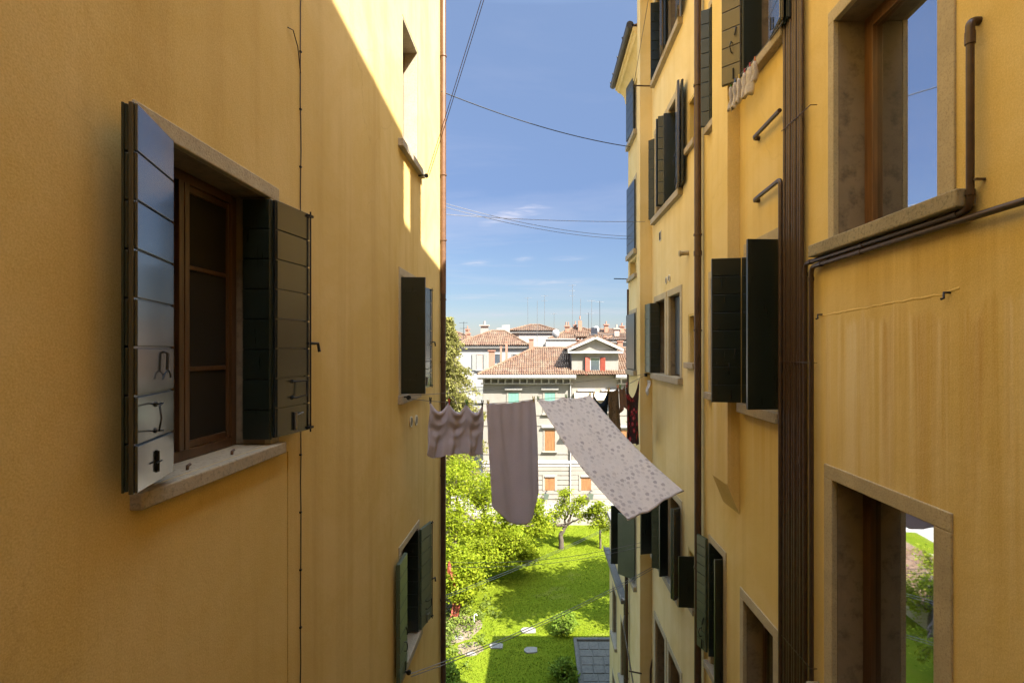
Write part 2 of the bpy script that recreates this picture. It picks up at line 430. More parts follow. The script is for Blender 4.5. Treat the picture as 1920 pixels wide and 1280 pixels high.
# ================================================================== LEFT HOUSE
def left_house():
    H = thing('ochre_house', 'shaded orange ochre house on the left with sunlight only on its top far corner', 'house', (-1.75, 4, GZ))
    holes = []
    # --- near window
    window(LW, H, holes, 2.31, 3.317, -.607, .988, .21, .11, .11, .092, (.055, .078, .012), M['winwood'], M['dark_glass'], bars=(.47, -.105), fw=.058)
    leaf(H, (-1.718, 2.385), (-1.60, 2.015), -.567, .98, M['slate'], 8, 1, hardware='near', th=.03, label='open shutter leaf reflecting the blue sky')
    leaf(H, (-1.7447, 2.3765), (-1.6267, 2.0065), -.56, .975, M['green'], 8, 1, th=.022)
    leaf(H, (-1.90, 3.29), (-1.722, 3.29), -.572, .97, M['green'], 8, -1, th=.034)
    leaf(H, (-1.712, 3.315), (-1.655, 3.66), -.565, .975, M['slate'], 8, -1, hardware='far', th=.036)
    # --- second window, same floor
    window(LW, H, holes, 6.48, 7.25, -.56, .945, .2, .11, .11, .10, (.055, .11, .03), M['winwood'], M['dark_glass'], bars=(.4, -.1))
    leaf(H, (-1.745, 6.46), (-1.435, 6.46), -.545, .925, M['green'], 7, -1, plain_face=True, hinge=True)
    leaf(H, (-1.70, 7.27), (-1.625, 7.66), -.54, .92, M['slate'], 7, -1, hardware='far')
    # --- upper window in the sun
    window(LW, H, holes, 6.58, 7.36, 2.64, 4.27, .2, .03, .03, .03, (.065, .10, .2), M['oakwood'], M['pale_glass'], surround=False, mull=False, reveal=M['sill'], fw=.05)
    # --- lower window
    window(LW, H, holes, 6.48, 7.33, -4.02, -2.54, .2, .11, .11, .09, (.055, .10, .02), M['winwood'], M['dark_glass'], bars=(-3.0, -3.5))
    leaf(H, (-1.695, 6.5), (-1.69, 6.13), -4.0, -2.56, M['light_green'], 8, 1, hardware='small', th=.045)
    leaf(H, (-1.93, 7.30), (-1.72, 7.30), -4.0, -2.56, M['green'], 8, -1)
    leaf(H, (-1.705, 7.34), (-1.63, 7.70), -4.0, -2.56, M['light_green'], 8, -1, hardware='far')
    w = MB(); top = 9.0; ye = 9.2
    sheet(w, LW, -16, ye, GZ, top, holes)
    w.quad((-1.75, ye, GZ), (-9, ye, GZ), (-9, ye, top), (-1.75, ye, top)); w.quad((-9, -16, GZ), (-9, ye, GZ), (-9, ye, top), (-9, -16, top))
    w.quad((-9, -16, top), (-9, ye, top), (-1.75, ye, top), (-1.75, -16, top))
    w.quad((-9, -16, GZ), (-1.75, -16, GZ), (-1.75, -16, top), (-9, -16, top))
    w.box(-1.75, 2.2, -6, -3.2, GZ, 7.0)  # unseen block across the alley behind the camera, added to hold back light
    w.build('wall', M['left'], H)
    e = MB(); e.prism([(-2.3, top), (-1.35, top + .12), (-1.35, top + .2), (-5.4, top + 1.9), (-9.4, top + .2), (-9.4, top + .1)], 'y', -16.3, ye + .3)
    e.build('roof', M['tile'], H)
    zs = (5.2, 3.1, 1.95, .9, -.2, -2.2, -4.4, -6.5, -8.5)
    pipe_part(H, [(-1.695, 9.05, GZ), (-1.695, 9.05, 1.0)], .046, M['downpipe_dark'], clamps=[(-1.695, 9.05, z) for z in zs if z < 1])
    pipe_part(H, [(-1.695, 9.05, 1.0), (-1.695, 9.05, 8.9)], .05, M['downpipe'], clamps=[(-1.695, 9.05, z) for z in zs if z > 1])
    # cable down the facade, with clips, and the stray loop at its top
    m = MB(); random.seed(3)
    m.tube([(-1.745 + random.uniform(0, .004), 3.74 + random.uniform(-.004, .004), z) for z in np.linspace(-6, 5, 60)], .004, 6)
    m.tube([(-1.74, 3.545, 2.235), (-1.73, 3.6, 2.25), (-1.735, 3.68, 2.18), (-1.74, 3.735, 2.02)], .004, 6)
    c = m.build('cable', M['cable'], H)
    for z in np.arange(-5.8, 5, .42):
        q = MB(); q.box(-1.752, -1.735, 3.733, 3.747, z - .006, z + .006); q.build('clip', M['iron'], c)
    m = MB(); m.tube([(-1.747, 3.56, -.70), (-1.747, 3.56, -6)], .0035, 6); m.build('cable', M['left'], H)
    for y, z in ((6.97, -.966), (7.26, -.985)): vent(H, LW, y, z, .075)
    # pulley hooks of the clotheslines
    for y, z in ((6.42, -.59), (6.42, -4.03), (7.42, 2.53)):
        q = MB(); q.tube([(-1.76, y, z), (-1.66, y, z + .01), (-1.62, y, z - .01)], .010, 8); q.tube([(-1.635, y - .012, z), (-1.635, y + .012, z)], .03, 12)
        q.build('pulley', M['iron'], H)
    for y in (2.62, 3.0):
        q = MB(); q.tube([(-1.80, y, -.61), (-1.80, y, -.59), (-1.80, y + .02, -.585)], .008, 8); q.build('sill_stop', M['winwood'], H)
    return H

def vent(H, W, y, z, r):
    m = MB(); W_p = lambda w: Vector(W.p(y, w, z))
    m.tube([W_p(-.01), W_p(.014)], r, 20); o = m.build('vent', M['vent'], H)
    q = MB()
    for k in range(-3, 4):
        hw = math.sqrt(max(0, (r*.74)**2 - (k*r*.2)**2)); W.box(q, y - hw, y + hw, .0145, .0165, z + k*r*.2 - r*.055, z + k*r*.2 + r*.055)
    q.build('grille', M['black'], o); return o

left_house()

# ================================================================== RIGHT, NEAR HOUSE
def near_house():
    H = thing('yellow_house', 'nearest yellow ochre house on the right with the bundle of brown pipes', 'house', (2.2, 4, GZ))
    holes = []
    window(RW, H, holes, 2.82, 3.81, +.82, 2.45, .22, .12, .075, .1, (.10, .095, .12), M['oakwood'], M['glass'], sillmat=M['mossy'], fw=.09, proud=.012, mull=False, ajar=.016, label='large upper window reflecting blue sky')
    window(RW, H, holes, 2.845, 3.83, -2.6, -.97, .22, .125, .11, .105, (.10, .095, .1), M['winwood'], M['glass'], sillmat=M['mossy'], fw=.09, mull=False, ajar=.016, label='large lower window reflecting the garden')
    window(RW, H, holes, 4.73, 5.40, -.56, 1.02, .22, .11, .09, .11, (.08, .10, .02), M['winwood'], M['dark_glass'])
    leaf(H, (2.17, 4.67), (1.885, 4.65), -.535, 1.01, M['green'], 8, -1, plain_face=True, hinge=True, th=.04)
    leaf(H, (2.135, 5.42), (1.84, 5.47), -.55, .98, M['green'], 8, 1, hardware='small', th=.04)
    leaf(H, (2.19, 5.385), (2.135, 5.40), -.55, .98, M['green'], 8, 1)
    window(RW, H, holes, 4.73, 5.40, 2.87, 4.45, .22, .11, .09, .11, (.08, .10, .12), M['oakwood'], M['glass'])
    leaf(H, (2.136, 5.42), (1.985, 5.56), 2.86, 4.42, M['olive'], 8, 1, hardware='small', th=.04)
    leaf(H, (2.34, 5.385), (2.14, 5.40), 2.88, 4.42, M['green'], 8, 1, plain_face=True)
    leaf(H, (2.12, 4.70), (2.07, 4.37), 2.84, 4.42, M['slate'], 8, -1, hardware='small')
    leaf(H, (2.17, 4.68), (2.125, 4.36), 2.84, 4.42, M['green'], 8, -1)
    window(RW, H, holes, 4.80, 5.50, -4.0, -2.68, .2, .11, .09, .11, (.08, .10, .02), M['winwood'], M['green_glass'], mull=False)
    # narrow far windows behind the chimney breast
    window(RW, H, holes, 6.16, 6.54, -.53, .92, .2, .09, .09, .09, (.07, .09, .02), M['winwood'], M['dark_glass'], mull=False)
    window(RW, H, holes, 6.16, 6.54, 2.88, 4.4, .2, .09, .09, .09, (.07, .09, .02), M['winwood'], M['dark_glass'], mull=False)
    leaf(H, (2.19, 6.57), (2.09, 6.62), 2.88, 4.38, M['bluegrey'], 8, 1); leaf(H, (2.33, 6.52), (2.18, 6.545), 2.88, 4.38, M['green'], 8, 1)
    window(RW, H, holes, 6.10, 6.54, -4.0, -2.46, .2, .09, .09, .09, (.07, .09, .02), M['winwood'], M['dark_glass'], mull=False)
    leaf(H, (2.165, 6.62), (2.105, 6.80), -3.9, -2.43, M['light_green'], 12, 1, hardware='small')
    leaf(H, (2.33, 6.52), (2.165, 6.545), -3.9, -2.46, M['green'], 12, 1); leaf(H, (2.2, 6.13), (2.09, 6.11), -3.98, -2.49, M['green'], 8, -1, plain_face=True)
    w = MB(); ye = 6.85
    sheet(w, RW, -16, ye, GZ, 6.75, holes)
    w.quad((9, -16, GZ), (2.2, -16, GZ), (2.2, -16, 6.75), (9, -16, 6.75)); w.quad((8.3, ye, GZ), (9, -16, GZ), (9, -16, 6.75), (8.3, ye, 6.75))
    w.build('wall', M['right'], H)
    b = MB(); b.prism([(5.62, 6.0), (5.62, -1.48), (6.12, -1.48), (6.12, 6.0)], 'x', 2.067, 2.199)
    b.add([(2.067, 5.62, -1.48), (2.067, 6.12, -1.48), (2.199, 6.12, -1.80), (2.199, 5.62, -1.80), (2.199, 5.62, -1.48), (2.199, 6.12, -1.48)], [(0, 1, 2, 3), (0, 3, 4), (1, 5, 2), (0, 4, 5, 1)])
    b.build('chimney_breast', M['right'], H)
    # roof: the eave steps down beyond y = 3.2, and a chimney stands on it
    r = MB(); r.box(1.83, 9, -16, 3.2, 6.751, 6.9); r.prism([(-3.5, 6.9), (3.2, 6.9), (3.2, 8.22), (-1.0, 8.6), (-3.5, 8.3)], 'x', 1.84, 1.93)
    r.add([(1.83, 3.2, 7.10), (1.83, 6.85, 6.76), (8.3, 6.85, 7.6), (9.3, 3.2, 7.9), (1.83, 3.2, 7.02), (1.83, 6.85, 6.68), (8.3, 6.85, 6.68), (9.3, 3.2, 7.02)],
          [(0, 1, 2, 3), (4, 7, 6, 5), (0, 4, 5, 1), (1, 5, 6, 2), (2, 6, 7, 3), (3, 7, 4, 0)])
    r.prism([(3.2, 6.6), (6.85, 6.6), (6.85, 6.70), (3.2, 7.04)], 'x', 1.86, 8.0)
    ro = r.build('roof', M['tile'], H)
    c = MB(); c.box(1.85, 1.98, 3.58, 4.10, 6.9, 8.06); c.build('chimney', M['right'], ro)
    # --- pipes
    xs = 2.155; r = .018
    ys = [4.205 + .047*i for i in range(7)]
    for i, y in enumerate(ys):
        x = xs + .004*(i % 2)
        if i == 0:   # the pipe that comes along under the upper sill and turns down
            pts = rbend([(x, 2.56, 1.59), (x, 2.56, .702), (x, 4.15, .704), (x, 4.15, GZ)], .055)
            o = pipe_part(H, pts, r, M['pipe'])
            q = MB(); q.tube([(x, 2.56, 1.53), (x, 2.56, 1.59)], r*1.3, 12); q.tube(rbend([(x, 2.56, 1.57), (x, 2.56, 1.645), (2.22, 2.56, 1.645)], .04), r*1.15, 12); q.build('elbow', M['pipe'], o)
            for a, bb in (((x, 2.56, .80), (x, 2.56, .775)), ((x, 2.66, .7025), (x, 2.63, .7025)), ((x, 4.05, .704), (x, 4.08, .704)), ((x, 4.15, .63), (x, 4.15, .6)), ((x, 3.4, .703), (x, 3.43, .703))):
                q = MB(); q.tube([a, bb], r*1.22, 12); q.build('coupling', M['pipe'], o)
            q = MB(); q.box(2.15, 2.21, 2.52, 2.535, .84, .85); q.build('clamp', M['pipe'], o)
        pipe_part(H, [(x, y, GZ), (x, y, 6.2)], r, M['pipe'], couplings=[(x, y, -.02 - .033*i)] if i else [(x, y, -.9)])
    pts = rbend([(xs, -2.0, .668), (xs, 4.055, .662), (xs, 4.055, GZ)], .06)
    o = pipe_part(H, pts, r, M['pipe'])
    for a, bb in (((xs, 3.9, .662), (xs, 3.94, .662)), ((xs, 4.055, .58), (xs, 4.055, .55)), ((xs, 3.42, .663), (xs, 3.45, .663))):
        q = MB(); q.tube([a, bb], r*1.22, 12); q.build('coupling', M['pipe'], o)
    for z in (1.93, -.095, -2.5, 4.2, -5.6):
        q = MB(); q.box(xs - .024, xs - .019, 4.03, 4.51, z - .0025, z + .0025); q.box(xs - .025, 2.185, 4.024, 4.03, z - .0025, z + .0025); q.build('pipe_bracket', M['pipe'], H)
    for pts in ([(2.22, 5.12, 2.12), (2.135, 5.10, 2.115), (2.135, 4.545, 2.13)], [(2.22, 5.12, 1.50), (2.14, 5.10, 1.495), (2.14, 4.54, 1.52), (2.14, 4.54, GZ)]):
        o = pipe_part(H, rbend(pts, .05), .02, M['pipe'], name='pipe_stub')
        q = MB(); q.tube([(2.21, pts[0][1], pts[0][2]), (2.15, pts[0][1] - .01, pts[0][2])], .026, 12); q.build('collar', M['pipe'], o)
    # old plastered-over groove and wall hooks
    g = MB(); random.seed(8); pts = [(2.2092 + random.uniform(-.001, .001), 4.02 - 1.34*t, .27 + .04*t + .02*max(0, t - .9)*10*(t - .9)*10 + random.uniform(-.004, .004)) for t in np.linspace(0, 1, 40)]
    g.tube(pts, .012, 8); g.build('plaster_seam', M['right'], H)
    for y, z in ((3.98, .28), (2.74, .31)):
        q = MB(); q.tube([(2.21, y, z), (2.165, y, z), (2.165, y, z - .03), (2.15, y, z - .035)], .007, 6); q.build('wall_hook', M['iron'], H)
    return H
near_house()

# ================================================================== RIGHT, MIDDLE HOUSE
def middle_house():
    H = thing('pale_house', 'paler yellow house beyond the first drainpipe on the right with paired windows', 'house', (2.2, 8.4, GZ))
    holes = []
    dg = M['dark_glass']
    for z0, z1 in ((5.12, 6.6), (2.50, 4.06), (-.42, .91), (-3.82, -2.42), (-6.9, -5.06)):
        for k, (y0, y1) in enumerate(((7.98, 8.68), (8.95, 9.66))):
            fl = z0 == -.42 and k == 0
            lowest = z0 < -6
            window(RW, H, holes, y0, y1, z0, z1, .16, .11, .11, .11, (.08, .11, .025), M['oakwood'] if not lowest else M['winwood'], M['curtain'] if fl else (M['green_glass'] if lowest else dg), mull=not fl)
    for z0, z1 in ((2.98, 3.62), (-.17, .5), (-3.62, -2.92)):
        window(RW, H, holes, 7.24, 7.52, z0, z1, .2, .03, .03, .03, (.06, .09, .06), M['winwood'], dg, surround=False, mull=False, reveal=M['right'])
    # top floor shutters
    leaf(H, (2.26, 9.64), (2.10, 9.66), 5.10, 6.55, M['green'], 8, 1); leaf(H, (2.12, 8.93), (2.04, 8.6), 5.12, 6.55, M['slate'], 8, -1)
    leaf(H, (2.17, 8.92), (2.10, 8.58), 5.12, 6.55, M['green'], 8, -1); leaf(H, (2.13, 7.95), (2.06, 7.6), 5.12, 6.55, M['slate'], 8, -1)
    # second floor shutters
    leaf(H, (2.13, 7.95), (2.065, 7.60), 2.50, 4.02, M['slate'], 8, -1, hardware='small'); leaf(H, (2.18, 7.94), (2.12, 7.58), 2.50, 4.02, M['green'], 8, -1)
    leaf(H, (2.33, 8.66), (2.11, 8.69), 2.52, 4.02, M['green'], 8, 1, plain_face=True); leaf(H, (2.19, 8.75), (2.04, 8.80), 2.50, 4.02, M['green'], 8, 1)
    leaf(H, (2.19, 9.72), (2.10, 9.82), 2.50, 4.02, M['green'], 8, 1); leaf(H, (2.18, 8.93), (2.03, 8.90), 2.50, 4.02, M['green'], 8, -1, plain_face=True)
    # first floor
    leaf(H, (2.27, 9.61), (2.09, 9.64), -.42, .89, M['green'], 9, 1); leaf(H, (2.10, 9.66), (2.065, 9.94), -.42, .89, M['light_green'], 9, 1)
    leaf(H, (2.31, 8.01), (2.31, 8.64), -.40, .89, M['bluegrey'], 3, 1, plain_face=True)
    # lower floor
    leaf(H, (2.18, 9.66), (1.90, 9.60), -3.82, -2.44, M['green'], 8, 1, plain_face=True)
    leaf(H, (2.19, 8.90), (1.985, 9.03), -3.82, -2.44, M['light_green'], 12, 1, hardware='small'); leaf(H, (2.19, 8.72), (2.03, 8.66), -3.82, -2.44, M['green'], 8, -1)
    leaf(H, (2.2, 8.0), (2.04, 7.93), -3.84, -2.44, M['green'], 8, -1, plain_face=True); leaf(H, (2.19, 7.95), (2.06, 7.88), -3.84, -2.44, M['slate'], 8, -1)
    leaf(H, (2.19, 7.22), (1.97, 7.24), -3.62, -2.9, M['green'], 5, -1, plain_face=True)
    w = MB(); sheet(w, RW, 6.85, 10.0, GZ, 7.3, holes)
    w.quad((8.3, 6.85, 5), (2.2, 6.85, 5), (2.2, 6.85, 7.3), (8.3, 6.85, 7.3)); w.quad((4.7, 10.2, GZ), (8.3, 6.85, GZ), (8.3, 6.85, 7.3), (4.7, 10.2, 7.3))
    w.quad((2.2, 10.2, 5), (4.7, 10.2, 5), (4.7, 10.2, 7.3), (2.2, 10.2, 7.3))
    w.build('wall', M['mid'], H)
    p = MB(); p.box(1.97, 2.35, 10.0, 10.3, GZ, 7.6); p.build('pier', M['mid'], H)
    r = MB(); r.add([(1.83, 6.7, 7.38), (8.3, 6.7, 7.9), (4.7, 10.2, 7.7), (1.83, 10.0, 7.38), (1.83, 6.7, 7.46), (8.3, 6.7, 7.98), (4.7, 10.2, 7.78), (1.83, 10.0, 7.46)], [(3, 2, 1, 0), (4, 5, 6, 7), (0, 1, 5, 4), (1, 2, 6, 5), (2, 3, 7, 6), (3, 0, 4, 7)]); r.build('roof', M['tile'], H)
    pipe_part(H, [(2.125, 6.86, GZ), (2.125, 6.86, 7.3)], .048, M['downpipe_dark'], clamps=[(2.125, 6.86, z) for z in (3.55, 1.55, .27, -2.9, -5, 5.6)], couplings=[(2.125, 6.86, 1.3)])
    vent(H, RW, 8.83, 1.21, .06); vent(H, RW, 8.63, 1.22, .06)
    q = MB(); q.tube([(2.21, 7.55, 1.44), (2.06, 7.55, 1.43)], .035, 12); q.tube([(2.09, 7.55, 1.43), (2.065, 7.55, 1.43)], .045, 12); q.build('flue_outlet', M['stone'], H)
    q = MB(); RW.box(q, 9.2, 9.36, -.01, .012, 1.98, 2.16); o = q.build('vent', M['vent'], H)
    q = MB(); RW.box(q, 9.225, 9.335, .0125, .016, 2.0, 2.14); q.build('grille', M['black'], o)
    for a, b in (((2.2, 9.75, 5.03), (1.78, 9.75, 5.04)), ((2.0, 10.0, -6.3), (1.75, 10.0, -6.25))):
        q = MB(); q.tube([a, b], .014, 8); q.build('line_bracket', M['pipe'], H)
    q = MB(); q.tube([(2.05, 9.90, -.47), (2.20, 9.86, -.44)], .008, 6); q.tube([(2.06, 9.89, -.50), (2.06, 9.89, -.44)], .03, 10); q.build('pulley', M['iron'], H)
    q = MB(); q.tube([(2.21, 9.97, -7.6), (2.17, 9.97, -7.4), (2.17, 9.97, -6.2), (2.21, 9.97, -6.0)], .02, 6); q.build('cable_duct', M['downpipe_dark'], H)
    return H
middle_house()

# ================================================================== RIGHT, FAR WING
def far_wing():
    H = thing('gable_house', 'narrow far house on the right below a dark gutter and moulded cornice', 'house', (2.2, 11.4, GZ))
    holes = []; dg = M['dark_glass']
    y0, y1 = 11.62, 12.42
    for z0, z1 in ((4.98, 6.3), (2.3, 3.9), (-.45, .86), (-5.3, -3.75)):
        window(RW, H, holes, y0, y1, z0, z1, .14, .10, .10, .10, (.09, .12, .03), M['oakwood'], dg)
    window(RW, H, holes, y0, y1, 1.75, 2.12, .12, .03, .03, .03, (.07, .10, .08), M['mid'], M['curtain'], surround=False, mull=False, reveal=M['mid'])
    leaf(H, (2.14, 11.6), (2.10, 12.3), 5.0, 6.3, M['bluegrey'], 6, 1, label='closed blue grey shutter under the cornice')
    leaf(H, (2.17, 11.60), (2.13, 12.4), 2.32, 3.88, M['green'], 8, 1)
    leaf(H, (2.19, 12.36), (2.12, 12.45), -.43, .85, M['bluegrey'], 8, 1); leaf(H, (2.17, 11.60), (2.12, 12.35), -.43, .85, M['green'], 8, 1, plain_face=True)
    leaf(H, (2.16, 12.47), (1.75, 12.5), -5.2, -3.78, M['green'], 8, 1, plain_face=True); leaf(H, (2.17, 11.6), (1.84, 11.95), -5.2, -3.78, M['light_green'], 8, 1, plain_face=True, hinge=True)
    w = MB(); ye = 12.65; top = 6.45
    sheet(w, RW, 10.3, ye, GZ, top, holes)
    w.quad((2.2, ye, GZ), (4.7, 10.2, GZ), (4.7, 10.2, top), (2.2, ye, top))
    w.build('wall', M['mid'], H)
    # raised panel trim on the wall
    t = MB(); RW.box(t, 10.35, 11.35, 0, .02, -.95, 1.4); t.build('panel', M['mid'], H, bevel=.01)
    c = MB()   # coved cornice
    prof = [(-.02, 6.52), (-.02, 6.02), (.05, 6.02), (.05, 6.08), (.065, 6.10)] + [(.07 + .19*(1 - math.cos(q)), 6.11 + .26*math.sin(q)) for q in np.linspace(0, 1.45, 8)] + [(.27, 6.40), (.27, 6.42), (.315, 6.43), (.315, 6.52)]
    c.prism([(2.2 - w_, z_) for w_, z_ in prof], 'y', 10.31, ye + .04)
    c.build('cornice', M['mid'], H, bevel=.008)
    g = MB(); g.tube([(1.83, 10.31, 6.56), (1.83, 12.72, 6.56)], .075, 14); go = g.build('gutter', M['gutter'], H)
    for y in (10.8, 11.5, 12.2, 12.6):
        q = MB(); q.tube([(1.76, y, 6.56), (1.75, y, 6.60)], .014, 8); q.build('gutter_hook', M['gutter'], go)
    r = MB(); r.add([(1.87, 10.31, 6.53), (4.7, 10.31, 7.1), (2.25, 12.75, 6.62), (1.87, 12.75, 6.53), (1.87, 10.31, 6.56), (4.7, 10.31, 7.16), (2.25, 12.75, 6.66), (1.87, 12.75, 6.57)], [(3, 2, 1, 0), (4, 5, 6, 7), (0, 1, 5, 4), (1, 2, 6, 5), (2, 3, 7, 6), (3, 0, 4, 7)]); r.build('roof', M['tile'], H)
    pipe_part(H, [(2.13, 12.5, GZ), (2.13, 12.5, -5.35)], .045, M['downpipe_dark'], clamps=[(2.13, 12.5, z) for z in (-6.4, -8)])
    pipe_part(H, rbend([(2.05, 12.3, -6.35), (2.0, 12.2, -6.5), (2.14, 11.6, -7.6), (2.14, 11.6, -9)], .1), .018, M['lead'], name='hose')
    q = MB(); q.tube([(2.2, 12.55, 1.75), (1.83, 12.55, 1.76)], .012, 8); q.build('line_bracket', M['iron'], H)
    pipe_part(H, [(2.175, 12.58, -3.4), (2.175, 12.58, 1.5)], .022, M['downpipe_dark'])
    return H
far_wing()

def annex():
    H = thing('garden_annex', 'low annex house on the right with a grey stone ledge beside the lawn', 'house', (2.2, 14.3, GZ))
    holes = []
    for y0, y1, z0, z1 in ((13.0, 13.75, -8.7, -7.2), (14.55, 15.3, -8.4, -7.0), (13.0, 13.75, -10.9, -9.6), (14.55, 15.3, -10.9, -9.6)):
        window(RW, H, holes, y0, y1, z0, z1, .14, .09, .09, .09, (.08, .10, .03), M['oakwood'], M['green_glass'], mull=False)
    w = MB(); sheet(w, RW, 12.66, 16.0, GZ, -5.15, holes)
    w.quad((2.2, 16, GZ), (8, 16, GZ), (8, 16, -5.15), (2.2, 16, -5.15)); w.quad((8, 12.66, GZ), (8, 16, GZ), (8, 16, -5.15), (8, 12.66, -5.15))
    w.build('wall', M['mid'], H)
    r = MB(); r.box(2.13, 8.1, 12.67, 16.1, -5.15, -5.04); r.build('roof', M['lead'], H)
    g = MB(); g.box(2.02, 2.2, 12.66, 16.1, -6.27, -6.17); g.box(2.02, 2.05, 12.66, 16.1, -6.17, -6.12); g.build('ledge', M['lead'], H, bevel=.015)
    pipe_part(H, [(2.13, 12.72, GZ), (2.13, 12.72, -6.2)], .035, M['downpipe_dark'])
    return H
annex()
# ================================================================== GARDEN
def lawnmat():
    m = NT('lawn_grass'); p = m.coord('World')
    c = m.mix(m.ramp(m.noise(p, .9, 5, .6), .35, .65), (.070, .105, .006), (.112, .138, .010))
    c = m.mix(m.ramp(m.noise(p, 9, 4, .7), .3, .75), c, (.13, .15, .010))
    c = m.mix(m.math('MULTIPLY', m.ramp(m.noise(p, 60, 3, .7), .45, .7), .35), c, (.07, .11, .01))
    c = m.mix(m.math('MULTIPLY', m.ramp(m.noise(p, .5, 4, .7, .7), .58, .72), .5), c, (.16, .14, .04))
    m.color(c); m.rough(.95); m.bs.inputs['Specular IOR Level'].default_value = 0; m.bump(m.noise(p, 25, 4, .7), .6, .05)
    return m.mat
def pavmat():
    return stone('old_paving', (.10, .092, .072), (.035, .032, .026), 14, .6)
g = MB(); g.quad((-400, -200, GZ - .004), (400, -200, GZ - .004), (400, 800, GZ - .004), (-400, 800, GZ - .004))
structure(g.build('ground', stone('city_ground', (.30, .27, .22), (.18, .16, .12), 3, .3)))
g = MB(); g.quad((-16, 9.3, GZ), (12, 9.3, GZ), (12, 32.3, GZ), (-16, 32.3, GZ))
structure(g.build('lawn', lawnmat()))
# worn bare soil under the trees
g = MB(); random.seed(5)
for cx, cy, rx, ry in ((-3.3, 20.3, 1.1, 1.3), (-4.2, 22.2, 1.0, .9), (-2.55, 18.9, .55, .5)):
    n = 26; pts = [(cx + rx*(.75+.25*random.random())*math.cos(2*PI*i/n), cy + ry*(.75+.25*random.random())*math.sin(2*PI*i/n), GZ + .004 + .001*cx/9) for i in range(n)]
    g.add(pts, [tuple(range(n))])
structure(g.build('soil', stone('bare_soil', (.17, .125, .08), (.08, .06, .035), 9, .8)))

def grass():
    rng = np.random.default_rng(11); n = 70000
    x = rng.uniform(-5.2, 4.2, n); y = rng.uniform(16, 32.2, n)
    keep = ~((x > 1.28) & (y < 19.6)) & (np.hypot((x + 3.3)/1.1, (y - 20.3)/1.3) > rng.uniform(.5, 1.1, n))
    x = x[keep]; y = y[keep]; n = len(x)
    h = rng.uniform(.02, .055, n); a = rng.uniform(0, 2*PI, n); w = rng.uniform(.007, .014, n)
    lean = rng.normal(0, .03, (n, 2)); v = np.zeros((n, 3, 3))
    v[:, 0] = np.stack([x - np.cos(a)*w, y - np.sin(a)*w, np.full(n, GZ)], 1); v[:, 1] = np.stack([x + np.cos(a)*w, y + np.sin(a)*w, np.full(n, GZ)], 1)
    v[:, 2] = np.stack([x + lean[:, 0], y + lean[:, 1], GZ + h], 1)
    o = npmesh('grass', v.reshape(-1, 3), 3, leafmat('grass_blades', (.080, .112, .004), (.122, .146, .009), .4))
    o['kind'] = 'stuff'; o['label'] = 'short sunlit grass of the garden lawn'; o['category'] = 'grass'
def npmesh(name, v, k, mat, parent=None):
    n = len(v)//k; me = bpy.data.meshes.new(name)
    me.vertices.add(len(v)); me.vertices.foreach_set('co', np.ascontiguousarray(v, dtype=np.float32).ravel())
    me.loops.add(n*k); me.loops.foreach_set('vertex_index', np.arange(n*k, dtype=np.int32))
    me.polygons.add(n); me.polygons.foreach_set('loop_start', np.arange(0, n*k, k, dtype=np.int32))
    me.materials.append(mat); me.update(calc_edges=True); me.validate()
    o = bpy.data.objects.new(name, me); C.objects.link(o)
    if parent is not None: adopt(o, parent)
    return o
grass()

# stone paved patio with a kerb
pm = pavmat()
g = MB(); g.box(1.30, 1.42, 12.66, 19.52, GZ - .02, GZ + .09); g.box(1.42, 3.2, 19.38, 19.52, GZ - .02, GZ + .09); g.quad((1.42, 12.66, GZ + .008), (3.2, 12.66, GZ + .008), (3.2, 19.38, GZ + .008), (1.42, 19.38, GZ + .008))
random.seed(9); y = 19.30
while y > 13:
    d = random.uniform(.42, .58); x = 1.46 + random.uniform(-.0, .05)
    while x < 3.1:
        wd = random.uniform(.36, .52)
        g.box(x, min(x + wd - .035, 3.15), y - d + .035, y, GZ, GZ + .03 + random.uniform(0, .012)); x += wd
    y -= d
structure(g.build('patio', pm, bevel=.012))
# stepping stones (things: one could lift each)
ss = stone('stepping_stone', (.20, .18, .15), (.10, .088, .072), 12, .6)
for (px, py, wd, dp, rot, lab) in ((990, 1182, .62, .42, .05, 'sunlit pale stepping stone furthest from the left house, before the round bush'), (930, 1211, .52, .36, -.1, 'pale stepping stone on the edge of the straight shadow in the lawn'),
                              (995, 1219, .52, .38, .03, 'shaded grey stepping stone lying inside the straight shadow on the lawn'), (884, 1226, .34, .2, .3, 'small pinkish flat stone lying near the bare soil'),
                              (860, 1196, .36, .24, -.4, 'flat reddish stone lying on the bare soil by the red netting')):
    Y = 960*11/(py-657); X = (px-1011)/960*Y; m = MB(); n = 9; random.seed(px)
    pts = []
    for i in range(n):
        a = 2*PI*i/n + rot; r = 1/max(abs(math.cos(a)), abs(math.sin(a)))*random.uniform(.88, 1.0)
        pts.append((X + math.cos(a)*r*wd/2, Y + math.sin(a)*r*dp/2))
    m.prism(pts, 'z', GZ - .01, GZ + .045); o = m.build('stepping_stone', ss, bevel=.012); tag(o, lab, 'stone', 'stepping stones on the lawn')

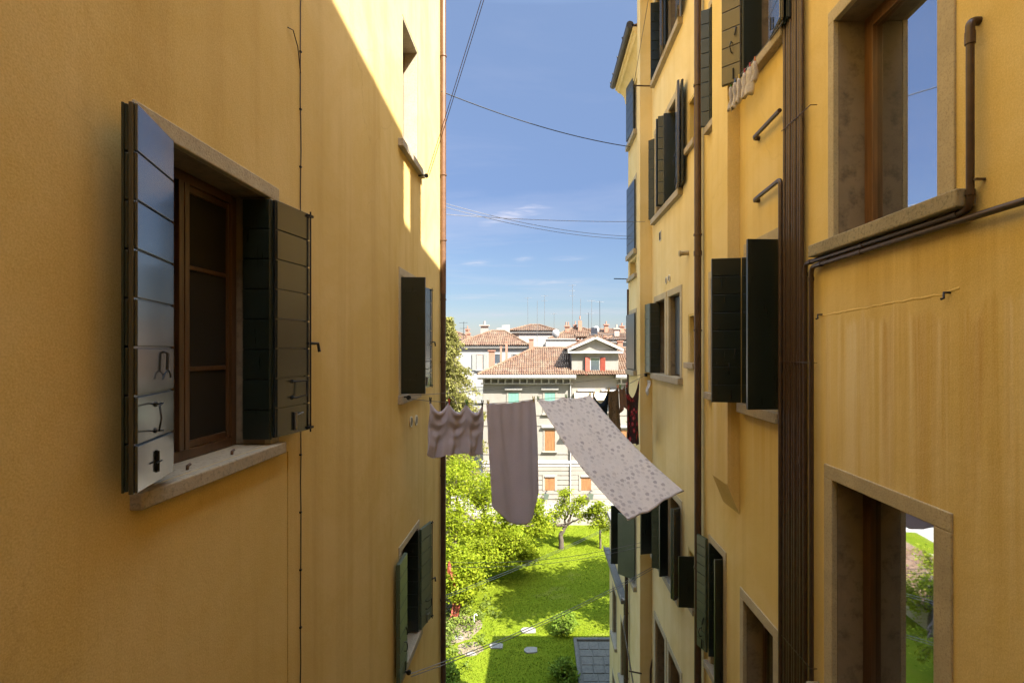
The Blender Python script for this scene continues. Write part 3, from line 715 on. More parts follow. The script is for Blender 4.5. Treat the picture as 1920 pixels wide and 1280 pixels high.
# back garden wall and fence
gw = thing('garden_wall', 'low pale garden wall with white fence panels along the back of the lawn', 'wall', (0, 32.4, GZ))
m = MB(); m.box(-14, 12, 32.3, 32.55, GZ, GZ + .62); m.build('base_wall', stone('fence_wall', (.28, .245, .195), (.15, .13, .10), 12, .4), gw)
white = plain('white_fence_paint', (.40, .385, .35), .5)
for i in range(20):
    x = -13.5 + i*1.3
    m = MB(); m.box(x - .05, x + .05, 32.36, 32.48, GZ + .62, GZ + 1.35); m.build('post', white, gw)
    m = MB()
    for k in range(12): m.box(x + .1 + k*.1, x + .118 + k*.1, 32.41, 32.43, GZ + .68, GZ + 1.28)
    for z in (.7, .98, 1.25): m.box(x + .06, x + 1.24, 32.405, 32.435, GZ + z, GZ + z + .025)
    m.build('fence_panel', white, gw)

# red plastic safety netting
nt = MB()
def netp(u, v): return (-3.62 + .28*u + .12*math.sin(5*v), 20.7 + .25*u + .1*math.sin(4*u + 3*v), GZ + .15 + 2.3*v + .1*math.sin(6*u))
for i in range(9):
    u = i/8; nt.tube([netp(u, v/20*(1 - .45*abs(u - .4))) for v in range(21)], .008, 4)
for j in range(0, 20):
    v = j/19; nt.tube([netp(u/12*1.0, v*(1 - .45*abs(u/12 - .4))) for u in range(13)], .009, 4)
tag(nt.build('safety_net', plain('red_plastic_net', (.42, .085, .055), .5)), 'torn red plastic safety netting hanging beneath the big leafy tree', 'netting')
m = MB(); Y = 960*11/(1200-657); m.tube([(-2.62, 20.6, GZ), (-2.62, 20.6, GZ + .34), (-2.59, 20.6, GZ + .40), (-2.53, 20.6, GZ + .41), (-2.50, 20.6, GZ + .35)], .016, 8)
tag(m.build('garden_pipe', plain('white_plastic', (.75, .74, .7), .4)), 'thin white bent pipe standing in the soil under the big tree', 'pipe')

# ================================================================== TREES
def px2(px, py, Y): return Vector(((px-1011)/960*Y, Y, -(py-657)/960*Y))
def leaves(centres, per, spread, size, mat, parent, seed, name='crown', flat=.6):
    rng = np.random.default_rng(seed); c = np.repeat(np.array(centres, dtype=float), per, 0); n = len(c)
    p = c + rng.normal(0, 1, (n, 3))*np.array([spread, spread, spread*.7])
    d = rng.normal(0, 1, (n, 3)); d[:, 2] *= flat; d /= np.linalg.norm(d, axis=1)[:, None]
    e = rng.normal(0, 1, (n, 3)); e[:, 2] *= flat*.7; e -= (e*d).sum(1)[:, None]*d; e /= np.linalg.norm(e, axis=1)[:, None]
    s = size*rng.uniform(.6, 1.25, n)[:, None]
    v = np.stack([p - d*s, p + e*s*.5, p + d*s, p - e*s*.5], 1).reshape(-1, 3)
    return npmesh(name, v, 4, mat, parent)
def limb(m, a, b, ra, rb, seed, k=6, wob=.08):
    rng = random.Random(seed); a = Vector(a); b = Vector(b); L = (b-a).length; pts = []
    for i in range(k+1):
        t = i/k; q = a.lerp(b, t)
        if 0 < i < k: q = q + Vector((rng.uniform(-1, 1), rng.uniform(-1, 1), rng.uniform(-.4, 1)))*L*wob
        pts.append(q)
    m.tube(pts, ra, 7, taper=rb); return pts
def tree(name, label, cat, base, forks, clumps, tr, per, spread, size, leafm, seed, sub=12, group=None, cl_leaf=(.35, 1.0)):
    T = thing(name, label, cat, base, group); rng = random.Random(seed); m = MB(); base = Vector(base); cent = []
    prev = base; r = tr
    trunk = [base] + [Vector(f) for f in forks]
    for a, b in zip(trunk, trunk[1:]):
        limb(m, a, b, r, r*.78, rng.random(), 5, .04); r *= .78
    for c, R in clumps:
        c = Vector(c); f = min(trunk[1:], key=lambda q: (q-c).length)
        limb(m, f, c, r*.75, r*.25, rng.random(), 6, .07)
        for i in range(sub):
            v = Vector((rng.gauss(0, 1), rng.gauss(0, 1), rng.gauss(0, 1))).normalized()*R*rng.uniform(*cl_leaf)
            v.z *= .8
            limb(m, c - (c-f)*.15*rng.random(), c + v, r*.22, .006, rng.random(), 4, .08); cent.append(c + v); cent.append(c + v*.62)
    m.build('trunk', M['bark'], T)
    leaves(cent, per, spread, size, leafm, T, seed)
    return T
b = px2(848, 1160, 21.2); b.z = GZ
cl = [(px2(*c[:3]), c[3]) for c in ((850, 905, 24, 1.2), (905, 925, 25, 1.15), (845, 975, 22.8, 1.1), (900, 990, 23.5, 1.1), (952, 960, 25, 1.0), (958, 1012, 24, .95), (1008, 985, 26, .75), (985, 1035, 24.8, .6), (905, 1045, 23, .8),
      (855, 1045, 22, .85), (880, 1085, 21.8, .5), (1000, 950, 26.5, .7), (930, 905, 26.5, .9), (858, 1105, 21.0, .42), (845, 1075, 21.2, .5), (872, 1062, 21.6, .5), (780, 930, 24, 1.5), (750, 1020, 23, 1.4), (860, 885, 26.5, 1.1), (940, 1040, 24, .6))]
tree('leafy_tree', 'big bright green leafy tree beside the left house spreading over the lawn', 'tree', b, [px2(862, 1085, 21.6), px2(850, 1030, 22.4), px2(860, 960, 23.6), px2(905, 980, 24.4)], cl, .19, 78, .25, .075, M['leafA'], 21, 15)
b = px2(1052, 1027, 28.5); b.z = GZ
cl = [(px2(*c[:3]), c[3]) for c in ((1040, 962, 28.6, .6), (1075, 955, 28.4, .65), (1098, 965, 28.8, .5), (1055, 945, 29, .5), (1032, 985, 28.2, .45), (1090, 938, 28.6, .35), (1060, 925, 28.6, .3))]
tree('orchard_tree', 'small fruit tree with forked dark trunk and thin leaves at the back of the lawn', 'tree', b, [px2(1051, 1002, 28.5), px2(1062, 985, 28.5), px2(1042, 985, 28.5)], cl, .16, 26, .16, .075, M['leafB'], 31, 9)
tree('orchard_tree', 'small leafy tree beside the shed seen only as a reflection in the lower right window', 'tree', (-8.5, 19.6, GZ), [(-8.5, 19.6, -9.6)], [((-8.3, 19.4, -8.6), .7), ((-9.2, 20.4, -8.2), .8), ((-7.8, 20.0, -9.2), .6), ((-9.6, 21.5, -9.2), .7), ((-7.3, 18.0, -10.0), .7), ((-8.6, 21.3, -10.0), .7)], .09, 26, .2, .07, M['leafB'], 36, 9)
b = px2(1125, 1027, 28.5); b.z = GZ
cl = [(px2(*c[:3]), c[3]) for c in ((1118, 975, 28.5, .5), (1132, 960, 28.6, .5), (1122, 950, 28.4, .4), (1138, 985, 28.6, .4), (1112, 958, 28.6, .3))]
tree('orchard_tree', 'slender young fruit tree with a thin straight trunk nearest the right houses', 'tree', b, [px2(1125, 1003, 28.5), px2(1125, 985, 28.5)], cl, .07, 26, .15, .075, M['leafB'], 41, 9)
tree('garden_tree', 'tall leafy tree behind the right houses that shades the middle of the lawn', 'tree', (6.6, 18.6, GZ), [(6.6, 18.6, -6), (6.5, 18.6, -4)],
     [((6.2, 18.8, -2.6), 1.7), ((7.4, 19.2, -3.2), 1.7), ((5.6, 18.4, -4.0), 1.2), ((6.6, 19.8, -4.2), 1.6), ((7.5, 18, -1.8), 1.4), ((8.4, 19.6, -2.6), 1.4), ((6.0, 20.8, -5.0), 1.1), ((7.8, 21.2, -4.2), 1.4), ((6.9, 17.7, -5.2), 1.2), ((4.9, 17.6, -2.8), 1.25), ((5.0, 16.4, -2.2), 1.25), ((6.2, 16.8, -1.6), 1.4), ((4.8, 19.6, -3.2), 1.2), ((5.2, 18.6, -1.6), 1.2)], .22, 40, .3, .13, M['leafA'], 51, 14)
for (px, py, s, lab, sd) in ((1058, 1186, .47, 'round leafy green bush standing on the lawn before the patio corner', 61), (1058, 1275, .40, 'lower leafy bush growing beside the patio kerb', 62), (838, 1290, .5, 'dark leafy bush at the foot of the left drainpipe', 63)):
    Y = 960*11/(py-657); b = Vector(((px-1011)/960*Y, Y, GZ)); T = thing('garden_bush', lab, 'bush', b, 'bushes in the garden'); rng = random.Random(sd); m = MB(); ce = []
    for i in range(46):
        v = Vector((rng.gauss(0, 1), rng.gauss(0, 1), abs(rng.gauss(0, 1)))).normalized(); q = b + Vector((v.x*s, v.y*s, .15 + v.z*s*1.35))*rng.uniform(.55, 1.05)
        m.tube([b, b.lerp(q, .5) + Vector((0, 0, .08)), q], .012, 5, taper=.004); ce.append(q)
    m.build('stem', M['bark'], T); leaves(ce, 22, .09, .065, M['leafC'], T, sd)

def conifer(px, Y, top_py, half, lab, sd):
    x = (px-1011)/960*Y; zt = -(top_py-657)/960*Y; b = Vector((x, Y, GZ)); T = thing('conifer', lab, 'tree', b); rng = random.Random(sd); m = MB(); ce = []
    m.tube([b, (x, Y, zt)], .22, 8, taper=.015)
    z = zt - .15; H = zt - GZ
    while z > GZ + 2.4:
        f = (zt - z)/H; R = half*min(1, f*2.3)*rng.uniform(.75, 1.1) + .12
        for k in range(7 + int(f*4)):
            a = rng.uniform(0, 2*PI); L = R*rng.uniform(.6, 1.1); pts = []
            for i in range(6):
                t = i/5; pts.append(Vector((x + math.cos(a)*L*t, Y + math.sin(a)*L*t, z + .18*L*math.sin(t*2.2) - .42*L*t*t)))
            m.tube(pts, .03, 5, taper=.006)
            for i in range(1, 6):
                for t in (0, .5):
                    p = pts[i-1].lerp(pts[i], t + .5*rng.random()); w = .10 + .22*L*(1 - i/7)
                    for q in range(2):
                        s = rng.uniform(-w, w); ce.append(p + Vector((-math.sin(a)*s, math.cos(a)*s, -abs(s)*.35 - rng.random()*.14)))
        z -= .26 + .22*f
    m.build('trunk', M['bark'], T); leaves(ce, 9, .10, .085, M['needle'], T, sd, flat=1.2)
conifer(840, 31, 594, 2.7, 'tall drooping yellowish green conifer beyond the left house corner', 71)
conifer(800, 34, 570, 2.6, 'second tall conifer mostly hidden behind the left house', 72)

gp = MB(); ce = []; rng = random.Random(77)  # dark leaf clusters added to imitate dappled shade on the soil
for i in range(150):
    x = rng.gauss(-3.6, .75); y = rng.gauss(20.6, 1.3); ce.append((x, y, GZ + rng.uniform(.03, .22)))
o = leaves(ce, 26, .11, .06, leafmat('dapple_shade_leaves', (.085, .12, .02), (.20, .24, .04), .35), None, 78, 'shade_foliage')
o['kind'] = 'stuff'; o['label'] = 'added dark undergrowth on the bare soil below the big tree'; o['category'] = 'foliage'
# ================================================================== FAR HOUSES
def tile_plane(O, U, V, poly, pitch=.17, row=.36, seed=1, amp=.075):
    """one roof slope: U along the eave, V up the slope, poly = convex polygon in (u,v).  returns verts, faces, values"""
    O = Vector(O); U = Vector(U).normalized(); V = Vector(V).normalized(); N = U.cross(V).normalized()
    if N.z < 0: N = -N
    us = [p[0] for p in poly]; u = min(us); u1 = max(us); rng = random.Random(seed); vs = []; fs = []; val = []
    def rangev(x):
        hit = []
        for (a, b), (c, d) in zip(poly, poly[1:] + poly[:1]):
            if min(a, c) - 1e-9 <= x <= max(a, c) + 1e-9:
                if abs(a-c) < 1e-9: hit += [b, d]
                else: hit.append(b + (d-b)*(x-a)/(c-a))
        return (min(hit), max(hit)) if hit else None
    while u < u1 - 1e-6:
        e = min(u + pitch, u1); xs = [u + (e-u)*i/6 for i in range(7)]
        rg = [rangev(min(max(x, min(us)), u1)) for x in xs]
        if all(rg):
            lo = min(r[0] for r in rg); hi = max(r[1] for r in rg); j = math.floor(lo/row)
            while j*row < hi:
                ra, rb = rng.random(), rng.random(); jit = rng.uniform(-.012, .012); b = len(vs)
                for side in (0, 1):
                    for x, r in zip(xs, rg):
                        v = min(max((j + side)*row + (jit if not side else 0), r[0]), r[1]); ph = (x-u)/max(e-u, 1e-6)
                        h = amp*(1 - math.cos(2*PI*ph))*.5 + (.028 if side == 0 else 0)
                        vs.append(O + U*x + V*v + N*h)
                for i in range(6):
                    fs.append((b+i, b+i+1, b+7+i+1, b+7+i)); val.append(ra if 1 <= i <= 4 else rb*.6)
                if j*row > lo - row*.5: pass
                j += 1
        u = e
    return vs, fs, val
def tile_roof(planes, parent, ridges=(), name='roof', underside=()):
    m = MB(); vals = []
    for k, pl in enumerate(planes):
        vs, fs, va = tile_plane(*pl, seed=k + 3); m.add(vs, fs, 0, True); vals += va
    rng = random.Random(4)
    for a, b in ridges:
        a = Vector(a); b = Vector(b); n = max(1, int((b-a).length/.38))
        for i in range(n):
            f0 = len(m.f); m.tube([a.lerp(b, i/n), a.lerp(b, (i+1.06)/n)], .105, 8, taper=.09); vals += [.3 + .7*rng.random()]*(len(m.f) - f0)
    for q in underside:
        m.quad(*q); vals.append(.2)
    o = m.build(name, M['tile'], parent, recalc=False)
    at = o.data.attributes.new('tile', 'FLOAT', 'FACE'); at.data.foreach_set('value', vals)
    return o
def hip_roof(H, x0, x1, y0, y1, ze, zr, dx0, dx1, pitch=.17, row=.36):
    """eave rectangle and a ridge along x in the middle"""
    ym = (y0 + y1)/2; r = zr - ze; hy = ym - y0; L = math.hypot(hy, r); pl = []
    pl.append(((x0, y0, ze), (1, 0, 0), (0, hy, r), [(0, 0), (x1-x0, 0), (x1-x0-dx1, L), (dx0, L)], pitch, row))
    pl.append(((x1, y1, ze), (-1, 0, 0), (0, -hy, r), [(0, 0), (x1-x0, 0), (x1-x0-dx0, L), (dx1, L)], pitch, row))
    rd = [((x0+dx0, ym, zr+.03), (x1-dx1, ym, zr+.03))]
    if dx0 > .05:
        l = math.hypot(dx0, r); pl.append(((x0, y1, ze), (0, -1, 0), (dx0, 0, r), [(0, 0), (y1-y0, 0), ((y1-y0)/2, l)], pitch, row)); rd += [((x0, y0, ze+.04), (x0+dx0, ym, zr+.04)), ((x0, y1, ze+.04), (x0+dx0, ym, zr+.04))]
    if dx1 > .05:
        l = math.hypot(dx1, r); pl.append(((x1, y0, ze), (0, 1, 0), (-dx1, 0, r), [(0, 0), (y1-y0, 0), ((y1-y0)/2, l)], pitch, row)); rd += [((x1, y0, ze+.04), (x1-dx1, ym, zr+.04)), ((x1, y1, ze+.04), (x1-dx1, ym, zr+.04))]
    return tile_roof(pl, H, rd, underside=[((x0, y0, ze-.02), (x1, y0, ze-.02), (x1, y1, ze-.02), (x0, y1, ze-.02))])
sh = thing('garden_shed', 'low shed with terracotta roof seen only as a reflection in the lower right window', 'shed', (-11, 23, GZ))
m = MB(); m.box(-13, -9.2, 20.5, 26, GZ, -9.9); m.build('wall', plain('shed_wall', (.45, .38, .28), .9), sh)
tile_roof([((-8.9, 20.3, -10.0), (0, 1, 0), (-2.2, 0, .9), [(0, 0), (5.9, 0), (5.9, 2.38), (0, 2.38)], .2, .4)], sh)
m = MB(); m.box(-18.5, -18.2, 12, 32, GZ, -6.5); tag(m.build('boundary_wall', stucco('old_boundary_plaster', (.50, .46, .38), (.2, .18, .14), (.6, .56, .48), .9, .3)), 'tall stained pale wall seen only as a reflection in the lower right window', 'wall')
M['fplaster'] = stucco('pale_facade_plaster', (.215, .194, .158), (.15, .132, .104), (.245, .225, .188), .4, .12)
M['gplaster'] = stucco('white_facade_plaster', (.24, .228, .208), (.18, .167, .143), (.27, .258, .235), .3, .1)
M['hplaster'] = stucco('pinkish_facade_plaster', (.30, .225, .178), (.24, .175, .14), (.34, .27, .22), .3, .1)
M['iplaster'] = stucco('grey_facade_plaster', (.27, .25, .22), (.20, .182, .16), (.31, .29, .26), .3, .1)
M['brick'] = stucco('old_brick', (.26, .12, .075), (.16, .068, .045), (.34, .19, .13), .5, .4)
M['fstone'] = stone('pale_trim_stone', (.26, .23, .18), (.17, .15, .115), 30, .3)
M['gshade'] = stone('grey_trim_stone', (.42, .39, .34), (.30, .27, .23), 30, .3)
M['redshut'] = paint('red_shutter_paint', (.30, .06, .032), .5, .25)
M['brownshut'] = wood('brown_roller_shutter', (.25, .115, .04), .55, (16, 16, 1))
M['greenshut'] = paint('pale_green_blind', (.13, .26, .20), .5, .2)
M['greyshut'] = paint('grey_shutter_paint', (.22, .22, .19), .5, .2)
M['winglass'] = glass('far_window_glass', (.05, .06, .07), .12, .05)
M['white'] = plain('white_gutter', (.30, .29, .27), .4)
M['awning'] = plain('beige_awning', (.50, .39, .26), .8)

def fwin(H, xc, yf, z0, z1, w, fill, trim=.1, hood=None, sill=True, fillname='blind', slats=0, trimmat=None):
    m = MB(); t = trimmat or M['fstone']; pr = .04
    m.box(xc-w/2-trim, xc-w/2, yf-pr, yf+.1, z0, z1); m.box(xc+w/2, xc+w/2+trim, yf-pr, yf+.1, z0, z1); m.box(xc-w/2-trim, xc+w/2+trim, yf-pr-.003, yf+.1, z1, z1+trim)
    o = m.build('window', t, H)
    m = MB(); m.box(xc-w/2+.002, xc+w/2-.002, yf-.012, yf+.05, z0+.002, z1-.002)
    if slats:
        for i in range(slats): m.box(xc-w/2+i*w/slats+.012, xc-w/2+(i+1)*w/slats-.012, yf-.022, yf-.012, z0+.03, z1-.02)
    m.build(fillname, fill, o)
    if sill: m = MB(); m.box(xc-w/2-trim-.08, xc+w/2+trim+.08, yf-.16, yf+.05, z0-.09, z0); m.build('sill', t, o)
    if hood: m = MB(); m.box(xc-w/2-trim-.12, xc+w/2+trim+.12, yf-.2, yf+.02, z1+trim+.08, z1+trim+.2); m.build('hood', M['gshade'], o)
    return o

def front_villa():
    yf = 37.0; H = thing('garden_villa', 'pale villa beyond the garden with tiled hip roof and pedimented red shuttered dormer', 'house', (3, yf, GZ))
    w = MB(); w.box(-4.05, 13, yf, 44.0, GZ, -1.85); w.box(2.35, 5.72, yf - .03, 41.5, -1.85, -.05); w.box(2.36, 5.71, yf - .031, yf, GZ, -1.85)
    w.build('wall', M['fplaster'], H)
    # rusticated ground floor: raised plaster courses
    m = MB(); random.seed(2); z = GZ + .3
    while z < -8.5:
        m.box(-4.07, 13.01, yf - .05, yf - .002, z, z + .285); z += .34
    m.build('rustication', M['fplaster'], H, bevel=.012)
    m = MB(); m.box(-4.15, 13, yf - .14, yf, -8.12, -7.94); m.box(-4.1, 13, yf - .08, yf, -8.34, -8.12); m.build('string_course', M['gshade'], H)
    m = MB()
    for z in (-4.62, -5.38, -7.42): m.box(-4.06, 13, yf - .045, yf, z - .05, z)
    m.build('moulding', M['fplaster'], H)
    # cornice with small brackets and a white gutter, interrupted by the dormer block
    for x0, x1 in ((-4.45, 2.62), (5.45, 13.3)):
        m = MB(); m.box(x0 + .05, x1 - .02, yf - .52, yf, -2.05, -1.93); m.box(x0 + .25, x1 - .2, yf - .2, yf, -2.42, -2.34); m.build('cornice', M['gshade'], H)
        m = MB(); m.box(x0, x1, yf - .72, yf - .50, -1.93, -1.72); m.box(x0, x1, yf - .50, yf, -1.93, -1.86); m.build('gutter', M['white'], H)
        x = x0 + .4
        while x < x1 - .2:
            m = MB(); m.box(x, x + .1, yf - .24, yf, -2.34, -2.05); m.build('bracket', M['gshade'], H); x += .52
    r = hip_roof(H, -4.38, 17.3, yf - .62, 44.6, -1.73, .18, 3.95, 3.95)
    # dormer: pediment, gable roof, window with red shutters
    m = MB(); zt, ze = 1.02, 0.0
    m.prism([(2.35, ze - .05), (5.72, ze - .05), (4.035, .82)], 'y', yf - .03, 41.4); m.build('gable', M['fplaster'], H)
    m = MB(); m.box(2.05, 6.02, yf - .38, yf + .1, -.2, -.06)
    for sx in (-1, 1):
        a = (4.035, .82); b = (4.035 + sx*2.0, -.06)
        m.prism([b, (b[0], b[1] + .17), (a[0], a[1] + .2), a], 'y', yf - .40, yf + .1)
    m.build('pediment', M['gshade'], H, bevel=.02)
    tile_roof([((1.95, yf - .4, .1), (0, 1, 0), (2.085, 0, .92), [(0, 0), (4.6, 0), (4.6, 2.28), (0, 2.28)], .17, .36), ((6.12, 41.6, .1), (0, -1, 0), (-2.085, 0, .92), [(0, 0), (4.6, 0), (4.6, 2.28), (0, 2.28)], .17, .36)], H, [((4.035, yf - .42, 1.05), (4.035, 41.6, 1.05))])
    xd = 4.03
    m = MB(); m.box(xd - .36, xd + .36, yf - .06, yf - .025, -1.72, -.5); o = m.build('window', M['gshade'], H)
    m = MB(); m.box(xd - .30, xd + .30, yf - .064, yf - .055, -1.68, -.55); m.build('pane', M['winglass'], o)
    m = MB(); m.box(xd - .5, xd + .5, yf - .22, yf - .03, -1.82, -1.72); m.prism([(xd - .5, -1.83), (xd + .5, -1.83), (xd + .12, -2.05), (xd, -2.12), (xd - .12, -2.05)], 'y', yf - .12, yf - .03); m.build('sill', M['fstone'], o)
    for sx in (-1, 1):
        a = (xd + sx*.37, yf - .07); b = (xd + sx*.72, yf - .20)
        leaf(H, a, b, -1.78, -.5, M['redshut'], 7, sx*-1 if sx > 0 else 1, th=.05, label='red wooden shutter of the dormer window')
    for x in (-1.85, .77, 8.55):
        fwin(H, x, yf, -4.55, -3.02, .76, M['greenshut'], .12, hood=True, slats=3)
    for x in (-1.85, .77, 3.38, 5.96, 8.55):
        fwin(H, x, yf, -7.25, -5.72, .74, M['brownshut'], .1, hood=True, slats=9)
        fwin(H, x, yf - .045, -10.08, -9.1, .72, M['brownshut'], .16, sill=False, slats=9)
    for x in (-1.85, .77, 3.38):   # pale blind rolled over the ground floor windows
        m = MB(); m.tube([(x - .36, yf - .10, -9.06), (x + .36, yf - .10, -9.06)], .07, 8); m.build('roller_blind', M['white'], H)
    for x in (3.38, 5.1): fwin(H, x, yf - .03, -4.4, -3.1, .8, M['winglass'], .1, hood=True, fillname='pane')
    m = MB(); m.prism([(yf - .04, -3.0), (yf - 1.0, -3.32), (yf - 1.0, -3.37), (yf - .04, -3.05)], 'x', 2.5, 5.4); m.prism([(yf - 1.0, -3.37), (yf - .98, -3.37), (yf - .98, -3.5), (yf - 1.0, -3.5)], 'x', 2.5, 5.4)
    m.build('awning', M['awning'], H)
    for x in (2.54, 3.9, 5.36):
        m = MB(); m.tube([(x, yf - .97, -3.4), (x, yf - .97, -4.9)], .03, 6); m.build('awning_post', M['downpipe_dark'], H)
    m = MB(); m.box(2.4, 5.5, yf - 1.1, yf, -5.0, -4.9); m.build('balcony', M['fstone'], H)
    for x, lab in ((.5, None), (3.68, None)):   # wall lanterns on curved brackets
        m = MB(); z = -10.95
        z = -11 + .55
        m.tube(rbend([(x, yf - .05, z + .28), (x + .1, yf - .2, z + .42), (x - .06, yf - .32, z + .36), (x, yf - .4, z + .2)], .1), .03, 8); o = m.build('lantern', M['iron'], H)
        m = MB(); m.prism([(x - .2, z + .2), (x + .2, z + .2), (x + .13, z - .16), (x - .13, z - .16)], 'y', yf - .55, yf - .25); m.build('lantern_shade', paint('lantern_green', (.07, .09, .06), .5), o)
    # chimneys
    m = MB(); m.box(3.12, 3.9, 42.0, 42.8, -.6, .82); o = m.build('chimney', M['brick'], r)
    m = MB(); m.box(3.0, 4.02, 41.9, 42.9, .82, .9); m.box(3.1, 3.9, 42.0, 42.8, 1.03, 1.12)
    for k in range(4): m.box(3.05 + k*.29, 3.15 + k*.29, 41.95, 42.85, .9, 1.03)
    m.build('chimney', M['brick'], r)
    tile_roof([((2.92, 41.75, 1.1), (1, 0, 0), (0, .6, .28), [(0, 0), (1.2, 0), (1.2, .66), (0, .66)], .17, .3), ((4.12, 43.05, 1.1), (-1, 0, 0), (0, -.6, .28), [(0, 0), (1.2, 0), (1.2, .66), (0, .66)], .17, .3)], r, name='chimney_cap')
    for x, y, z, ww, hh in ((-.62, 40.4, .1, .34, .75), (6.4, 40.6, .2, .4, .5), (-3.55, 38.3, -1.0, .42, .95), (-2.55, 39.9, -.5, .16, 1.15), (-2.95, 39.5, -.7, .14, .95)):
        m = MB(); m.box(x - ww/2, x + ww/2, y - ww/2, y + ww/2, z - .6, z + hh); m.box(x - ww*.65, x + ww*.65, y - ww*.65, y + ww*.65, z + hh, z + hh + .08); m.build('chimney', M['brick'], r)
    # downpipe and a small TV dish on the roof
    pipe_part(H, [(2.25, yf - .1, -2.0), (2.25, yf - .1, GZ)], .05, M['white'])
    return H
front_villa()

def far_house(name, label, x0, x1, y0, y1, ze, zr, d0, d1, wall, wins=(), base=GZ, shut=None):
    H = thing(name, label, 'house', ((x0+x1)/2, y0, base)); m = MB(); m.box(x0 + .35, x1 - .35, y0 + .35, y1 - .35, base, ze); m.build('wall', wall, H)
    m = MB(); m.box(x0 + .1, x1 - .1, y0 + .1, y0 + .36, ze - .22, ze - .04); m.build('cornice', M['gshade'], H)
    r = hip_roof(H, x0, x1, y0, y1, ze, zr, d0, d1, .2, .42)
    for (xc, z0, z1, w, fill) in wins: fwin(H, xc, y0 + .35, z0, z1, w, fill, .06, fillname='pane', trimmat=wall)
    return H, r
def chim(r, x, y, z0, z1, w, mat=None, pots=1, cap=True):
    m = MB(); m.box(x-w/2, x+w/2, y-w/2, y+w/2, z0, z1)
    if cap: m.box(x-w*.7, x+w*.7, y-w*.7, y+w*.7, z1, z1+.12)
    for k in range(pots): m.tube([(x + (k - (pots-1)/2)*w*.5, y, z1 + .12), (x + (k - (pots-1)/2)*w*.5, y, z1 + .5)], w*.16, 8)
    m.build('chimney', mat or M['brick'], r)
G, gr = far_house('white_house', 'white house with tiled hip roof and grey shutters behind the conifer', -8.15, -.9, 47.6, 55, .48, 1.95, 3.4, 2.6, M['gplaster'],
      [(-5.55, -1.8, -.36, .5, M['hplaster']), (-3.9, -1.2, -.36, .6, M['winglass']), (-2.2, -1.2, -.36, .6, M['winglass']), (-5.55, -4.8, -3.4, .6, M['greyshut']), (-3.9, -4.8, -3.4, .6, M['greyshut'])])
for x in (-6.1, -5.02, -4.45): 
    m = MB(); m.box(x - .17, x + .17, 47.86, 47.9, -1.85, -.3); m.build('shutter', M['greyshut'], G)
chim(gr, -5.6, 52.5, 1.0, 2.5, .7, M['hplaster'], 1); chim(gr, -6.9, 50, .9, 1.6, .3)
m = MB(); m.prism([(-5.0, 1.3), (-5.0, 2.0), (-4.45, 2.05), (-4.45, 2.35), (-3.9, 2.4), (-3.9, 2.65), (-3.1, 2.7), (-3.1, 1.3)], 'y', 53.5, 53.9); m.build('fire_wall', M['gplaster'], gr)
Hh, hr = far_house('tower_house', 'grey and pink taller house with low hip roof behind the white house', -3.3, 2.0, 54.6, 60, 2.12, 2.85, 2.3, 2.0, M['hplaster'], [(-1.3, .9, 1.55, .5, M['winglass'])])
m = MB(); m.box(-2.2, 1.6, 54.90, 54.94, GZ, 2.1); m.build('wall', M['iplaster'], Hh)
I, ir = far_house('terrace_house', 'grey house with roof terrace and parapet behind the big brick chimney', .9, 7.2, 51, 57, 1.15, 2.35, 2.6, 2.6, M['iplaster'], [(5.3, .2, .8, .5, M['winglass'])])
m = MB(); m.box(.6, 4.2, 46.9, 47.15, -2, 1.0); m.box(.5, 4.3, 46.8, 47.2, 1.0, 1.1); m.build('parapet', M['iplaster'], I)
m = MB()
for x in np.arange(4.3, 7.3, .5): m.box(x - .015, x + .015, 47.0, 47.03, .6, 1.5)
for z in (1.05, 1.5): m.box(4.2, 7.3, 47.0, 47.03, z - .02, z + .02)
m.build('railing', M['steel'], I)
chim(ir, 2.9, 53, 1.6, 2.45, .45, None, 2); chim(ir, 4.25, 53.4, 2.0, 3.1, .4, M['brick'], 1, False); chim(ir, 3.8, 54, 2.0, 2.6, .3)
J, jr = far_house('low_house', 'orange roofed low house at the right edge of the skyline', 6.4, 14, 49, 56, 1.0, 1.75, 1.5, 2.5, M['iplaster'])
chim(jr, 7.7, 51, 1.0, 2.1, .5, M['hplaster'], 1); chim(jr, 6.6, 50, .6, 1.25, .55, M['brick'], 0); chim(jr, 9.5, 51, 1.2, 1.9, .5)
K, kr = far_house('distant_house', 'distant low house with faded tiled roof behind the conifer', -14, -7.2, 58, 66, 1.2, 2.3, 3, 3, M['hplaster'])
chim(kr, -8.4, 60, 1.2, 2.4, .4)
Lh, lr = far_house('distant_house', 'distant wide house with low orange roof between the tower house and the chimneys', 2.2, 16, 63, 70, 1.75, 2.75, 3, 3, M['hplaster'])
chim(lr, 8.5, 65, 2, 3.2, .5); chim(lr, 10.5, 65, 2, 3.0, .5)

